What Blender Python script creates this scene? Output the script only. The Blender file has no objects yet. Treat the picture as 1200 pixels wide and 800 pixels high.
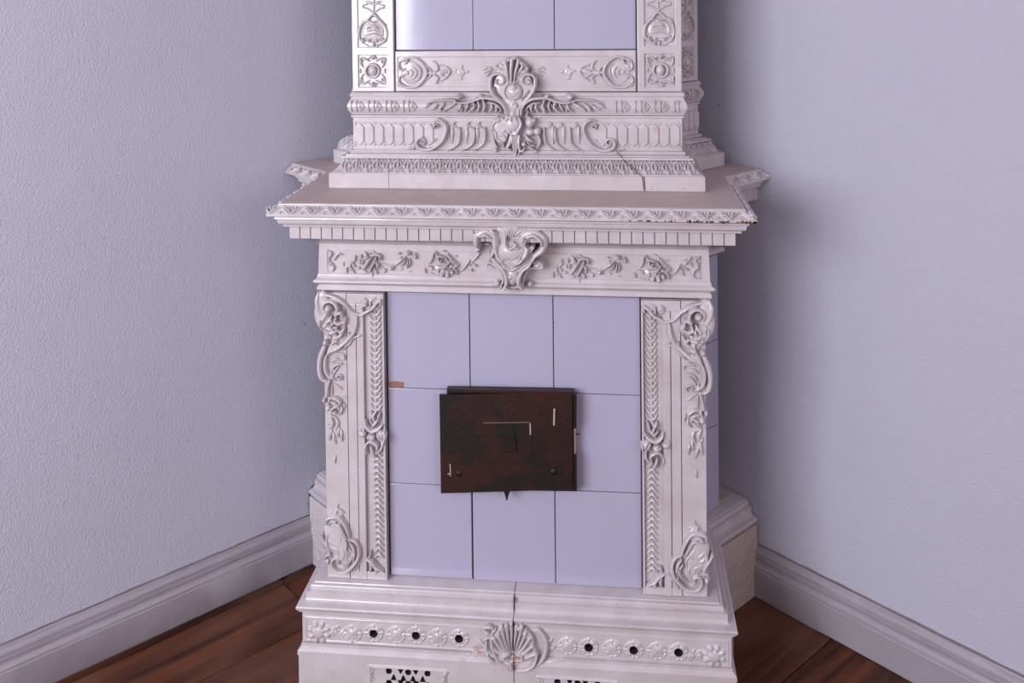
import bpy, math, random
import numpy as np
from mathutils import Vector, Matrix
random.seed(7)
rng = np.random.default_rng(11)
SC = bpy.context.scene
COL = SC.collection

# ------------------------------------------------------------------ camera
CAM_P = Vector((0.2396, -2.2243, 1.4120))
F_PX, PP_Y = 1118.3, 13.4
PITCH, ROLL, YAW = -0.0233, -0.01106, -0.10316
def cam_axes():
    F = Vector((math.sin(YAW)*math.cos(PITCH), math.cos(YAW)*math.cos(PITCH), math.sin(PITCH)))
    R = Vector((math.cos(YAW), -math.sin(YAW), 0)); U = R.cross(F)
    c, s = math.cos(ROLL), math.sin(ROLL)
    return c*R + s*U, -s*R + c*U, F
CR, CU, CF = cam_axes()
cd = bpy.data.cameras.new('camera'); cam = bpy.data.objects.new('camera', cd); COL.objects.link(cam)
cd.sensor_width = 36; cd.lens = F_PX/1200*36; cd.shift_y = -(400-PP_Y)/1200
cd.clip_start = 0.05
cam.matrix_world = Matrix(((CR.x, CU.x, -CF.x, CAM_P.x), (CR.y, CU.y, -CF.y, CAM_P.y), (CR.z, CU.z, -CF.z, CAM_P.z), (0, 0, 0, 1)))
SC.camera = cam
SC.view_settings.view_transform = 'Standard'; SC.view_settings.look = 'None'
SC.view_settings.gamma = 1; SC.view_settings.use_curve_mapping = False
SC.view_settings.exposure = 0.38
# ------------------------------------------------------------------ light
w = bpy.data.worlds.new('room_light'); SC.world = w; w.use_nodes = True
w.node_tree.nodes['Background'].inputs[0].default_value = (1.0, 0.86, 0.92, 1)
w.node_tree.nodes['Background'].inputs[1].default_value = 0.36
def area(name, loc, target, sx, sy, power, col):
    l = bpy.data.lights.new(name, 'AREA'); l.shape = 'RECTANGLE'; l.size = sx; l.size_y = sy
    l.energy = power; l.color = col
    o = bpy.data.objects.new(name, l); COL.objects.link(o); o.location = loc
    o.rotation_euler = (Vector(target)-Vector(loc)).to_track_quat('-Z', 'Y').to_euler()
area('window_daylight_left', (-2.31, -3.5, 1.85), (-1.9, 0.2, 1.5), 2.5, 2.2, 175, (0.92, 0.96, 1.0))
area('window_daylight_right', (2.3, -3.4, 1.75), (0, 0.2, 0.6), 1.1, 1.7, 26, (1.0, 0.93, 0.90))

# ------------------------------------------------------------------ pixel -> place helpers (used while laying the relief out)
def ray(x, y):
    return CR*((x-600)/F_PX) - CU*((y-PP_Y)/F_PX) + CF
def at_y(x, y, Y):
    d = ray(x, y); return CAM_P + d*((Y-CAM_P.y)/d.y)
def zpx(y, Y, x=456):
    return at_y(x, y, Y).z

def on_wall(x, y, k):
    p0, d = ((-.685, .409), (.6738, .7389)) if k == 0 else ((.583, .449), (-.7389, .6738))
    n = (d[1], -d[0]); v = ray(x, y); t = (n[0]*(p0[0]-CAM_P.x)+n[1]*(p0[1]-CAM_P.y))/(n[0]*v.x+n[1]*v.y)
    return CAM_P+v*t
# ------------------------------------------------------------------ materials
def mat(name, col, rough=0.5, bump=0.0, bscale=60.0, col2=None, cscale=6.0, camt=0.5, coat=0.0, metal=0.0, stains=None, specks=None, bdist=0.002):
    m = bpy.data.materials.new(name); m.use_nodes = True
    nt = m.node_tree; N = nt.nodes; L = nt.links; b = N['Principled BSDF']
    geo = N.new('ShaderNodeNewGeometry'); pos = geo.outputs['Position']
    def noise(scale, detail=4, rough_=.55):
        n = N.new('ShaderNodeTexNoise'); n.inputs['Scale'].default_value = scale
        n.inputs['Detail'].default_value = detail; n.inputs['Roughness'].default_value = rough_
        L.new(pos, n.inputs['Vector']); return n.outputs['Fac']
    def ramp(fac, p0, p1):
        r = N.new('ShaderNodeMapRange'); r.inputs['From Min'].default_value = p0; r.inputs['From Max'].default_value = p1
        L.new(fac, r.inputs['Value']); return r.outputs['Result']
    def mix(f, a, c):
        x = N.new('ShaderNodeMix'); x.data_type = 'RGBA'
        L.new(f, x.inputs['Factor'])
        for s, v in ((6, a), (7, c)):
            if isinstance(v, tuple): x.inputs[s].default_value = (*v, 1)
            else: L.new(v, x.inputs[s])
        return x.outputs[2]
    cur = None
    if col2:
        f = ramp(noise(cscale), .5-camt*.5, .5+camt*.5)
        cur = mix(f, col, col2)
    if specks:      # scattered small chips: (scale, threshold, colour)
        f = ramp(noise(specks[0], 2, .5), specks[1], specks[1]+.02)
        cur = mix(f, cur if cur else col, specks[2])
    if stains:      # grime patches of their own shape: (centre, radius, colour)
        nz = noise(45, 5, .65)
        for c, r, sc in stains:
            d = N.new('ShaderNodeVectorMath'); d.operation = 'DISTANCE'; L.new(pos, d.inputs[0]); d.inputs[1].default_value = c
            q = N.new('ShaderNodeMath'); q.operation = 'MULTIPLY_ADD'; L.new(nz, q.inputs[0]); q.inputs[1].default_value = r*2.2; L.new(d.outputs['Value'], q.inputs[2])
            f = ramp(q.outputs[0], r*1.95, r*1.35)
            cur = mix(f, cur if cur else col, sc)
    if cur: L.new(cur, b.inputs['Base Color'])
    else: b.inputs['Base Color'].default_value = (*col, 1)
    b.inputs['Roughness'].default_value = rough; b.inputs['Metallic'].default_value = metal
    b.inputs['Coat Weight'].default_value = coat; b.inputs['Coat Roughness'].default_value = .08
    if bump:
        bp = N.new('ShaderNodeBump'); bp.inputs['Strength'].default_value = bump; bp.inputs['Distance'].default_value = bdist
        L.new(noise(bscale, 5), bp.inputs['Height']); L.new(bp.outputs[0], b.inputs['Normal'])
    return m
BROWN = (0.16, 0.075, 0.04)
GRIME = (0.30, 0.19, 0.14)
def pp(x, y, Y): return tuple(at_y(x, y, Y))
STAINS = [(pp(619, 82, .127), .019, GRIME), (pp(628, 97, .127), .018, GRIME), (pp(636, 112, .117), .014, GRIME), (pp(596, 70, .127), .008, GRIME), (pp(613, 162, .10), .009, BROWN), (pp(620, 172, .10), .012, GRIME),
          (pp(770, 152, .12), .011, (.50, .36, .30)), (pp(603, 777, -.08), .022, (.36, .20, .13)), (pp(612, 770, -.09), .018, (.33, .19, .12)), (pp(558, 764, -.07), .016, (.38, .22, .17)),
          (pp(542, 773, -.07), .012, (.4, .26, .22)), (pp(615, 130, .09), .014, (.35, .2, .15)), (pp(650, 300, -.03), .02, (.5, .35, .28))]
M = {}
M['glaze'] = mat('cream_glazed_ceramic', (.525, .475, .510), .24, .4, 55, (.455, .385, .405), 16, .42, coat=.6, stains=STAINS, specks=(150, .735, (.20, .11, .08)), bdist=.0016)
M['glaze_shaded'] = mat('rough_shaded_ceramic', (.42, .345, .345), .5, 1.0, 38, (.38, .29, .28), 14, .5, specks=(120, .70, (.16, .09, .07)), bdist=.009)  # rough cream with the right base wing's brownish-pink shade painted into its colour
M['tile'] = mat('lavender_glazed_tile', (.375, .345, .47), .09, .10, 8, (.35, .33, .455), 5, .8, coat=.3, bdist=.004, stains=[(pp(570.5, 391, 0), .0022, (.12, .07, .08)), (pp(649, 378.5, 0), .0022, (.12, .07, .08)), (pp(613, 583, 0), .0018, (.3, .2, .3))])
M['glaze_rough'] = mat('rough_cream_ceramic', (.50, .45, .475), .4, 1.0, 42, (.50, .43, .45), 12, .5, bdist=.009)
M['dusty'] = mat('dusty_shelf_surface', (.55, .44, .42), .6, .3, 80, (.44, .335, .315), 12, .6)
M['joint'] = mat('dark_joint', (.055, .032, .045), .9)
M['soot'] = mat('soot', (.006, .004, .004), .95)
M['chip'] = mat('exposed_brown_clay', (.13, .06, .04), .85, .4, 200)
M['clay'] = mat('pale_brown_clay', (.24, .12, .08), .8, .4, 200)
M['wall'] = mat('stippled_plaster', (.455, .438, .535), .85, 1.0, 210, (.43, .415, .51), 3, .7, bdist=.0026, stains=[(tuple(on_wall(357, 379, 0)), .005, (.16, .13, .17)), (tuple(on_wall(354, 376, 0)), .003, (.2, .16, .2)), (tuple(on_wall(842, 123, 1)), .004, (.2, .15, .16)), (tuple(on_wall(331, 707, 0)), .003, (.2, .15, .16))])
M['ceil'] = mat('ceiling_plaster', (.6, .59, .64), .9)
M['skirt'] = mat('painted_skirting', (.32, .285, .33), .45, .5, 30, (.27, .235, .27), 8, .7, specks=(60, .74, (.3, .25, .27)), bdist=.003)
M['gap'] = mat('dirty_gap', (.19, .14, .15), .9)

def iron_mat():
    m = mat('rusty_dark_iron', (.012, .0065, .0065), .42, .5, 90, (.036, .009, .006), 12, .5, metal=.2, specks=(9, .56, (.012, .0075, .0075)))
    return m
M['iron'] = iron_mat()
M['iron_dark'] = mat('blackened_iron', (.006, .003, .003), .5, .4, 90, (.014, .006, .004), 20, .4, metal=.3)
M['rust'] = mat('bare_reddish_rod', (.32, .20, .17), .5, metal=.3)
M['bright'] = mat('bright_scraped_metal', (.62, .56, .55), .35, metal=.6)

def wood_mat():
    m = bpy.data.materials.new('varnished_dark_wood'); m.use_nodes = True
    nt = m.node_tree; N = nt.nodes; L = nt.links; b = N['Principled BSDF']
    tc = N.new('ShaderNodeTexCoord'); oi = N.new('ShaderNodeObjectInfo')
    mp = N.new('ShaderNodeMapping'); mp.inputs['Scale'].default_value = (28, 1.6, 8)
    L.new(tc.outputs['Object'], mp.inputs['Vector'])
    ad = N.new('ShaderNodeVectorMath'); ad.operation = 'ADD'
    sc = N.new('ShaderNodeMath'); sc.operation = 'MULTIPLY'; sc.inputs[1].default_value = 40
    L.new(oi.outputs['Random'], sc.inputs[0]); L.new(mp.outputs[0], ad.inputs[0]); L.new(sc.outputs[0], ad.inputs[1])
    n1 = N.new('ShaderNodeTexNoise'); n1.inputs['Scale'].default_value = 1; n1.inputs['Detail'].default_value = 6; n1.inputs['Distortion'].default_value = .8
    L.new(ad.outputs[0], n1.inputs['Vector'])
    mp2 = N.new('ShaderNodeMapping'); mp2.inputs['Scale'].default_value = (5, 2.2, 3)
    L.new(tc.outputs['Object'], mp2.inputs['Vector'])
    n2 = N.new('ShaderNodeTexNoise'); n2.inputs['Scale'].default_value = 1.3; n2.inputs['Detail'].default_value = 3
    ad2 = N.new('ShaderNodeVectorMath'); ad2.operation = 'ADD'; L.new(mp2.outputs[0], ad2.inputs[0]); L.new(sc.outputs[0], ad2.inputs[1]); L.new(ad2.outputs[0], n2.inputs['Vector'])
    r1 = N.new('ShaderNodeValToRGB'); e = r1.color_ramp.elements
    e[0].position = .34; e[0].color = (.018, .0035, .0015, 1); e[1].position = .66; e[1].color = (.125, .034, .011, 1)
    L.new(n1.outputs[0], r1.inputs[0])
    r2 = N.new('ShaderNodeValToRGB'); e = r2.color_ramp.elements
    e[0].position = .42; e[0].color = (0, 0, 0, 1); e[1].position = .62; e[1].color = (1, 1, 1, 1)
    L.new(n2.outputs[0], r2.inputs[0])
    mx = N.new('ShaderNodeMix'); mx.data_type = 'RGBA'; L.new(r2.outputs[0], mx.inputs['Factor'])
    L.new(r1.outputs[0], mx.inputs[6])
    mx2 = N.new('ShaderNodeMix'); mx2.data_type = 'RGBA'; mx2.inputs['Factor'].default_value = .55
    L.new(r1.outputs[0], mx2.inputs[6]); mx2.inputs[7].default_value = (.15, .066, .042, 1)
    L.new(mx2.outputs[2], mx.inputs[7]); L.new(mx.outputs[2], b.inputs['Base Color'])
    b.inputs['Roughness'].default_value = .5; b.inputs['Specular IOR Level'].default_value = .3
    bp = N.new('ShaderNodeBump'); bp.inputs['Strength'].default_value = .25; bp.inputs['Distance'].default_value = .002
    L.new(n1.outputs[0], bp.inputs['Height']); L.new(bp.outputs[0], b.inputs['Normal'])
    return m
M['wood'] = wood_mat()

# ------------------------------------------------------------------ object helpers
def link(name, me, m=None, parent=None):
    o = bpy.data.objects.new(name, me); COL.objects.link(o)
    if m is not None and me is not None and not me.materials: me.materials.append(M[m] if isinstance(m, str) else m)
    if parent: o.parent = parent
    return o
def tag(o, label=None, cat=None, kind=None, group=None):
    if label: o['label'] = label
    if cat: o['category'] = cat
    if kind: o['kind'] = kind
    if group: o['group'] = group
    return o
def empty(name, loc=(0, 0, 0)):
    o = bpy.data.objects.new(name, None); COL.objects.link(o); o.location = loc; o.empty_display_size = .1; return o
def pmesh(name, V, Fc, smooth=None):
    me = bpy.data.meshes.new(name); me.from_pydata([tuple(v) for v in V], [], Fc); me.update()
    if smooth is not None:
        me.polygons.foreach_set('use_smooth', [True]*len(me.polygons)); me.set_sharp_from_angle(angle=math.radians(smooth))
    return me
def box_vf(x0, x1, y0, y1, z0, z1, bev=0.0):
    """box; with bev the front (-y) face is chamfered all round (pillow edge)"""
    if bev <= 0:
        V = [(x0, y0, z0), (x1, y0, z0), (x1, y1, z0), (x0, y1, z0), (x0, y0, z1), (x1, y0, z1), (x1, y1, z1), (x0, y1, z1)]
        return V, [(3, 2, 1, 0), (4, 5, 6, 7), (0, 1, 5, 4), (1, 2, 6, 5), (2, 3, 7, 6), (3, 0, 4, 7)]
    V = []
    for (i, yy) in ((0, y1), (0, y0+bev), (bev*.3, y0+bev*.3), (bev, y0)):
        V += [(x0+i, yy, z0+i), (x1-i, yy, z0+i), (x1-i, yy, z1-i), (x0+i, yy, z1-i)]
    Fc = [(0, 1, 2, 3)]
    for r in range(3):
        for k in range(4):
            a = r*4+k; b = r*4+(k+1) % 4
            Fc.append((a, a+4, b+4, b))
    Fc.append((12, 15, 14, 13))
    return V, Fc
def join_vf(parts):
    V, Fc = [], []
    for v, f in parts:
        n = len(V); V += v; Fc += [tuple(i+n for i in q) for q in f]
    return V, Fc
def box(name, x0, x1, y0, y1, z0, z1, m, parent=None, bev=0.0, smooth=None):
    if smooth: smooth = 15
    V, Fc = box_vf(x0, x1, y0, y1, z0, z1, bev); return link(name, pmesh(name, V, Fc, smooth), m, parent)
def prism(name, poly, z0, z1, m, parent=None):
    n = len(poly); V = [(x, y, z0) for x, y in poly]+[(x, y, z1) for x, y in poly]
    Fc = [tuple(range(n-1, -1, -1)), tuple(range(n, 2*n))]+[(i, (i+1) % n, (i+1) % n+n, i+n) for i in range(n)]
    return link(name, pmesh(name, V, Fc), m, parent)

def offs(path, out):
    P = [Vector(q) for q in path]; n = len(P); res = []
    nr = []
    for i in range(n-1):
        d = (P[i+1]-P[i]).normalized(); nr.append(Vector((d.y, -d.x)))
    for i in range(n):
        if i == 0: o = nr[0]*out
        elif i == n-1: o = nr[-1]*out
        else: o = (nr[i-1]+nr[i])*(out/(1+nr[i-1].dot(nr[i])))
        res.append(P[i]+o)
    return res
def sweep(name, path, prof, m, parent=None, smooth=38, caps=True, wob=0.0):
    rows = []
    for out, z in prof:
        rows.append([(q.x, q.y, z) for q in offs(path, out)])
    n = len(path); V = [v for r in rows for v in r]
    if wob:
        V = [(v[0]+rng.normal()*wob, v[1]+rng.normal()*wob, v[2]+rng.normal()*wob) for v in V]
    Fc = []
    for r in range(len(rows)-1):
        for i in range(n-1):
            a = r*n+i; Fc.append((a, a+n, a+n+1, a+1))
    if caps:
        k = len(rows)
        Fc.append(tuple(r*n for r in range(k-1, -1, -1))); Fc.append(tuple(r*n+n-1 for r in range(k)))
    me = pmesh(name, V, Fc, smooth)
    return link(name, me, m, parent)
def arc(o0, z0, o1, z1, bulge, n=6):
    """profile points from (o0,z0) to (o1,z1) bulging outward by `bulge`"""
    pts = []
    for i in range(n+1):
        t = i/n; s = math.sin(math.pi*t)
        dx, dz = o1-o0, z1-z0; L = math.hypot(dx, dz) or 1
        nx, nz = -dz/L, dx/L     # moving down: outward is +
        pts.append((o0+dx*t+nx*bulge*s, z0+dz*t+nz*bulge*s))
    return pts

# ------------------------------------------------------------------ relief (moulded ornament) builder
def cat(pts, step=2.0):
    P = [np.array(p[:2], float) for p in pts]
    if len(P) == 2:
        n = max(2, int(np.hypot(*(P[1]-P[0]))/step)+1); return [P[0]+(P[1]-P[0])*t for t in np.linspace(0, 1, n)]
    P = [2*P[0]-P[1]]+P+[2*P[-1]-P[-2]]; out = []
    for i in range(1, len(P)-2):
        p0, p1, p2, p3 = P[i-1:i+3]; n = max(2, int(np.hypot(*(p2-p1))/step)+1)
        for t in np.linspace(0, 1, n, endpoint=False):
            out.append(.5*((2*p1)+(-p0+p2)*t+(2*p0-5*p1+4*p2-p3)*t*t+(-p0+3*p1-3*p2+p3)*t**3))
    out.append(P[-2]); return out
# ops work in millimetres on the face: u to the right, v up; h out of the face
def S(pts, w, h=5, z0=0.0, taper='mid', e=.5): return ('S', pts, w, h, z0, taper, e)
def G(pts, w, d): return ('G', pts, w, d)
def E(cx, cy, rx, ry, h, z0=0.0, rot=0.0, e=.5): return ('E', cx, cy, rx, ry, h, z0, rot, e)
def H(cx, cy, rx, ry, d, sides=0, rot=0.0): return ('H', cx, cy, rx, ry, d, sides, rot)
def R(x0, y0, x1, y1, h): return ('R', x0, y0, x1, y1, h)
def POLY(pts, h, edge=1.5, z0=0.0): return ('P', pts, h, edge, z0)
def SP(cx, cy, r0, r1, a0, a1, n=14):
    return [(cx+(r0+(r1-r0)*i/n)*math.cos(math.radians(a0+(a1-a0)*i/n)), cy+(r0+(r1-r0)*i/n)*math.sin(math.radians(a0+(a1-a0)*i/n))) for i in range(n+1)]
def LEAF(x0, y0, x1, y1, w, h, z0=0.0, bend=0.0, vein=True):
    dx, dy = x1-x0, y1-y0; m = ((x0+x1)/2-dy*bend, (y0+y1)/2+dx*bend)
    r = [S([(x0, y0), m, (x1, y1)], w, h, z0, 'leaf')]
    if vein: r.append(G([(x0, y0), m, (x0+dx*.85, y0+dy*.85)], w*.28, h*.35))
    return r
def flat(ops):
    out = []
    for o in ops:
        if isinstance(o, list): out += flat(o)
        else: out.append(o)
    return out
def xf(ops, f, s=1.0):
    """map the points of ops through f (positions) and scale widths by s"""
    out = []
    for o in flat(ops):
        k = o[0]
        if k == 'S': out.append(('S', [f(*p[:2]) for p in o[1]], tuple(x*s for x in o[2]) if isinstance(o[2], tuple) else o[2]*s, *o[3:]))
        elif k == 'G': out.append(('G', [f(*p[:2]) for p in o[1]], o[2]*s, o[3]))
        elif k in 'EH': c = f(o[1], o[2]); out.append((k, c[0], c[1], o[3]*s, o[4]*s, *o[5:]))
        elif k == 'R': a = f(o[1], o[2]); b = f(o[3], o[4]); out.append(('R', min(a[0], b[0]), min(a[1], b[1]), max(a[0], b[0]), max(a[1], b[1]), o[5]))
        elif k == 'P': out.append(('P', [f(*p) for p in o[1]], o[2], o[3], o[4]))
    return out
def crop(ox, oy, sc, Y):
    """points written in an enlarged crop of the photograph -> mm on the plane y = Y"""
    def f(x, y):
        q = at_y(ox+x/sc, oy+y/sc, Y); return (q.x*1000, q.z*1000)
    k = (Y-CAM_P.y)/F_PX*1000/sc
    return lambda ops: xf(ops, f, k)

def relief_mesh(name, ops, res=1.0, back=3.0, hm=1.6, blur=0):
    ops = flat(ops)
    xs, ys = [], []
    def ext(x, y, r): xs.extend((x-r, x+r)); ys.extend((y-r, y+r))
    for o in ops:
        if o[0] == 'S':
            W = max(o[2]) if isinstance(o[2], tuple) else o[2]
            for p in o[1]: ext(p[0], p[1], W)
        elif o[0] == 'E': ext(o[1], o[2], max(o[3], o[4]))
        elif o[0] == 'R': ext(o[1], o[2], 0); ext(o[3], o[4], 0)
        elif o[0] == 'P':
            for p in o[1]: ext(p[0], p[1], 0)
    x0, x1, y0, y1 = min(xs)-res*2, max(xs)+res*2, min(ys)-res*2, max(ys)+res*2
    nx, ny = int((x1-x0)/res)+2, int((y1-y0)/res)+2
    gx = x0+np.arange(nx)*res; gy = y0+np.arange(ny)*res
    Hh = np.zeros((ny, nx)); Mk = np.zeros((ny, nx), bool); Dp = np.zeros((ny, nx)); HO = np.zeros((ny, nx), bool)
    def win(cx, cy, r):
        i0 = max(0, int((cx-r-x0)/res)); i1 = min(nx, int((cx+r-x0)/res)+2)
        j0 = max(0, int((cy-r-y0)/res)); j1 = min(ny, int((cy+r-y0)/res)+2)
        return slice(j0, j1), slice(i0, i1)
    def disc(A, cx, cy, rx, ry, h, z0, rot=0.0, e=.5, mask=True):
        rx = max(rx, res*.75); ry = max(ry, res*.75)
        j, i = win(cx, cy, max(rx, ry))
        X = gx[i][None, :]-cx; Y = gy[j][:, None]-cy
        if rot:
            c, s = math.cos(math.radians(rot)), math.sin(math.radians(rot)); X, Y = X*c+Y*s, -X*s+Y*c
        d = (X/rx)**2+(Y/ry)**2; inn = d < 1
        val = z0+h*np.power(np.clip(1-d, 0, 1), e)
        sub = A[j, i]; np.copyto(sub, np.maximum(sub, val), where=inn)
        if mask: Mk[j, i] |= inn
    for o in ops:
        k = o[0]
        if k in 'SG':
            wv = o[2]; Wm = max(wv) if isinstance(wv, tuple) else wv
            P = cat(o[1], max(res*.5, Wm*.3)); n = len(P)
            if k == 'S':
                _, _, _, h, z0, tp, e = o
                for q, pnt in enumerate(P):
                    t = q/max(1, n-1)
                    if isinstance(wv, tuple): ww = np.interp(t, np.linspace(0, 1, len(wv)), wv); hh = h*(.35+.65*ww/Wm)
                    elif tp == 'leaf': s = math.sin(math.pi*min(1, t*.86+.08))**.8; ww = wv*(.15+.85*s); hh = h*(.3+.7*s)
                    elif tp == 'end': ww = wv*(1-.8*t); hh = h*(1-.6*t)
                    elif tp == 'flat': ww = wv; hh = h
                    else: s = math.sin(math.pi*(t*.9+.05)); ww = wv*(.5+.5*s); hh = h*(.6+.4*s)
                    disc(Hh, pnt[0], pnt[1], ww, ww, hh, z0, 0, e)
            else:
                # grooves take effect in writing order, so later ops can cover them
                Dp[:] = 0
                for pnt in P: disc(Dp, pnt[0], pnt[1], o[2], o[2], o[3], 0, 0, .5, False)
                Hh = np.where(Mk, np.maximum(Hh-Dp, .25), Hh)
        elif k == 'E': disc(Hh, o[1], o[2], o[3], o[4], o[5], o[6], o[7], o[8])
        elif k == 'R':
            j = (gy >= o[2]) & (gy <= o[4]); i = (gx >= o[1]) & (gx <= o[3]); a = np.ix_(j, i)
            Hh[a] = np.maximum(Hh[a], o[5]); Mk[a] = True
        elif k == 'P':
            pts = o[1]; xsn = [p[0] for p in pts]; ysn = [p[1] for p in pts]
            i = slice(max(0, int((min(xsn)-x0)/res)), int((max(xsn)-x0)/res)+2); j = slice(max(0, int((min(ysn)-y0)/res)), int((max(ysn)-y0)/res)+2)
            X, Y = np.meshgrid(gx[i], gy[j]); sd = np.full(X.shape, 1e9); ins = np.zeros(X.shape, bool)
            for a in range(len(pts)):
                ax, ay = pts[a]; bx, by = pts[(a+1) % len(pts)]
                ex, ey = bx-ax, by-ay; t = np.clip(((X-ax)*ex+(Y-ay)*ey)/(ex*ex+ey*ey+1e-9), 0, 1)
                sd = np.minimum(sd, np.hypot(X-ax-t*ex, Y-ay-t*ey))
                c = ((ay > Y) != (by > Y)) & (X < (bx-ax)*(Y-ay)/((by-ay) if by != ay else 1e-9)+ax); ins ^= c
            val = o[4]+o[2]*np.sqrt(np.clip(sd/o[3], 0, 1)); sub = Hh[j, i]
            np.copyto(sub, np.maximum(sub, val), where=ins); Mk[j, i] |= ins
        elif k == 'H':
            j, i = win(o[1], o[2], max(o[3], o[4])*1.3); X = gx[i][None, :]-o[1]; Y = gy[j][:, None]-o[2]
            if o[6] == 3:
                a = abs(X)/o[3]; b = -(Y)/o[4] if o[7] == 0 else Y/o[4]
                inn = (a+(b+1)*.5 < 1) & (b > -1)
            else: inn = (X/o[3])**2+(Y/o[4])**2 < 1
            sub = Hh[j, i]; sub[np.broadcast_to(inn, sub.shape)] = -o[5]; HO[j, i] |= inn
    for _ in range(blur):
        A = np.pad(Hh, 1, mode='edge'); B = (A[1:-1, 1:-1]*4+A[:-2, 1:-1]+A[2:, 1:-1]+A[1:-1, :-2]+A[1:-1, 2:])/8
        Hh = np.where(HO, Hh, B) if HO.any() else B
    Hh = np.where(HO | (Hh < .3), Hh, Hh*hm)
    keep = Mk
    q = keep[:-1, :-1] | keep[1:, :-1] | keep[:-1, 1:] | keep[1:, 1:]
    used = np.zeros((ny, nx), bool); used[:-1, :-1] |= q; used[1:, :-1] |= q; used[:-1, 1:] |= q; used[1:, 1:] |= q
    Yv = np.where(Mk, -Hh, back)
    idx = -np.ones((ny, nx), int); idx[used] = np.arange(used.sum())
    GX, GY = np.meshgrid(gx, gy)
    co = np.stack([GX[used], Yv[used], GY[used]], 1)*.001
    jj, ii = np.nonzero(q)
    quads = np.stack([idx[jj, ii], idx[jj, ii+1], idx[jj+1, ii+1], idx[jj+1, ii]], 1).astype(np.int32)
    me = bpy.data.meshes.new(name); nq = len(quads)
    me.vertices.add(len(co)); me.vertices.foreach_set('co', co.astype(np.float32).ravel())
    me.loops.add(nq*4); me.loops.foreach_set('vertex_index', quads.ravel())
    me.polygons.add(nq); me.polygons.foreach_set('loop_start', np.arange(nq, dtype=np.int32)*4)
    me.polygons.foreach_set('use_smooth', np.ones(nq, bool))
    if HO.any():
        me.materials.append(M['glaze']); me.materials.append(M['soot'])
        deep = (HO[jj, ii] | HO[jj, ii+1] | HO[jj+1, ii+1] | HO[jj+1, ii]); me.polygons.foreach_set('material_index', deep.astype(np.int32))
    me.update(calc_edges=True)
    return me
def relief(name, ops, Y, parent, m='glaze', **k):
    o = link(name, relief_mesh(name, ops, **k), m, parent); o.location = (0, Y, 0); return o
def twin(o, parent, mirror=True):
    c = o.copy(); COL.objects.link(c); c.parent = parent
    if mirror: c.scale.x = -1
    return c

# ================================================================== the room
ZF = -.25
AL = math.radians(42.36)
DL = Vector((math.sin(AL), math.cos(AL))); DR = Vector((-math.cos(AL), math.sin(AL)))   # both run towards the corner
PL = Vector((-.685, .409)); PR = Vector((.583, .449))
CORNER = Vector((-.089, 1.062))
def wall_slab(name, a, b, out, th, z0, z1, m):
    pts = [a, b, b+out*th, a+out*th]; return prism(name, [(p.x, p.y) for p in pts], z0, z1, m)
nL = Vector((-DL.y, DL.x))   # away from the room, left wall
nR = Vector((DR.y, -DR.x))   # away from the room, right wall
wl = wall_slab('wall_left', CORNER-DL*4.6, CORNER, nL, .2, ZF-.1, 2.55, 'wall')
wr = wall_slab('wall_right', CORNER+nL*.2, CORNER-DR*4.6, nR, .2, ZF-.1, 2.55, 'wall')
tag(wl, 'stippled pale lilac-grey plaster wall to the left of the stove', 'wall', 'structure')
tag(wr, 'smooth pale lilac-grey plaster wall to the right of the stove', 'wall', 'structure')
fc = CORNER-DL*4.6-DR*4.6
cl = prism('ceiling', [tuple(CORNER), tuple(CORNER-DL*4.6), tuple(fc), tuple(CORNER-DR*4.6)], 2.55, 2.65, 'ceil'); tag(cl, 'plain pale ceiling above the stove, out of the frame', 'ceiling', 'structure')
fl = prism('floor', [tuple(CORNER), tuple(CORNER-DL*4.6), tuple(fc), tuple(CORNER-DR*4.6)], ZF-.1, ZF-.022, 'joint'); tag(fl, 'dark reddish-brown varnished floor of wide wooden boards', 'floor', 'structure')
# small wall scuff marks are left to the plaster's own texture
# floorboards run parallel to the left wall
PX = Vector((-DR.x, -DR.y))      # across the boards, away from the left wall
def plank(u0, u1, s0, s1, name='plank', dz=0.0):
    """u: distance from left wall, s: distance along the wall measured from PL towards the corner"""
    g = .0018; V, Fc = [], []
    uu = [u0+g, u0+g+.0015, u1-g-.0015, u1-g]; zz = [-.0015, 0, 0, -.0015]
    for s in (s0+g, s1-g):
        for u, z in zip(uu, zz): V.append((u, s, z+dz))
        V.append((u1-g, s, -.022)); V.append((u0+g, s, -.022))
    for i in range(6): j = (i+1) % 6; Fc.append((i, i+6, j+6, j)) 
    Fc = [tuple(reversed(f)) for f in Fc]
    Fc += [(5, 4, 3, 2, 1, 0)[::-1], (6, 7, 8, 9, 10, 11)[::-1]]
    o = link(name, pmesh(name, V, Fc), 'wood', fl)
    # local x runs across the boards (u), y along them (s)
    o.matrix_world = Matrix(((PX.x, DL.x, 0, PL.x), (PX.y, DL.y, 0, PL.y), (0, 0, 1, ZF), (0, 0, 0, 1)))
    return o
sC = (CORNER-PL).dot(DL)
us = [.022, .25, .488, .725, .963, 1.201, 1.44, 1.68, 1.92, 2.16, 2.4, 2.64]
cuts = {0: [-.055, -1.7], 1: [-.9], 2: [-.2, -1.9], 3: [-1.1], 4: [.1, -1.5], 5: [-.6], 6: [.3, -1.7], 7: [-.4], 8: [-.9], 9: [.1], 10: [-.7]}
for i in range(len(us)-1):
    ends = [sC-.02]+cuts.get(i, [])+[-3.4]
    for a, b in zip(ends[:-1], ends[1:]): plank(us[i], us[i+1], b, a, dz=random.uniform(-.0008, 0.0))
strip = plank(.0215, .047, -3.4, -.055, name='edge_strip', dz=.004)

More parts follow.
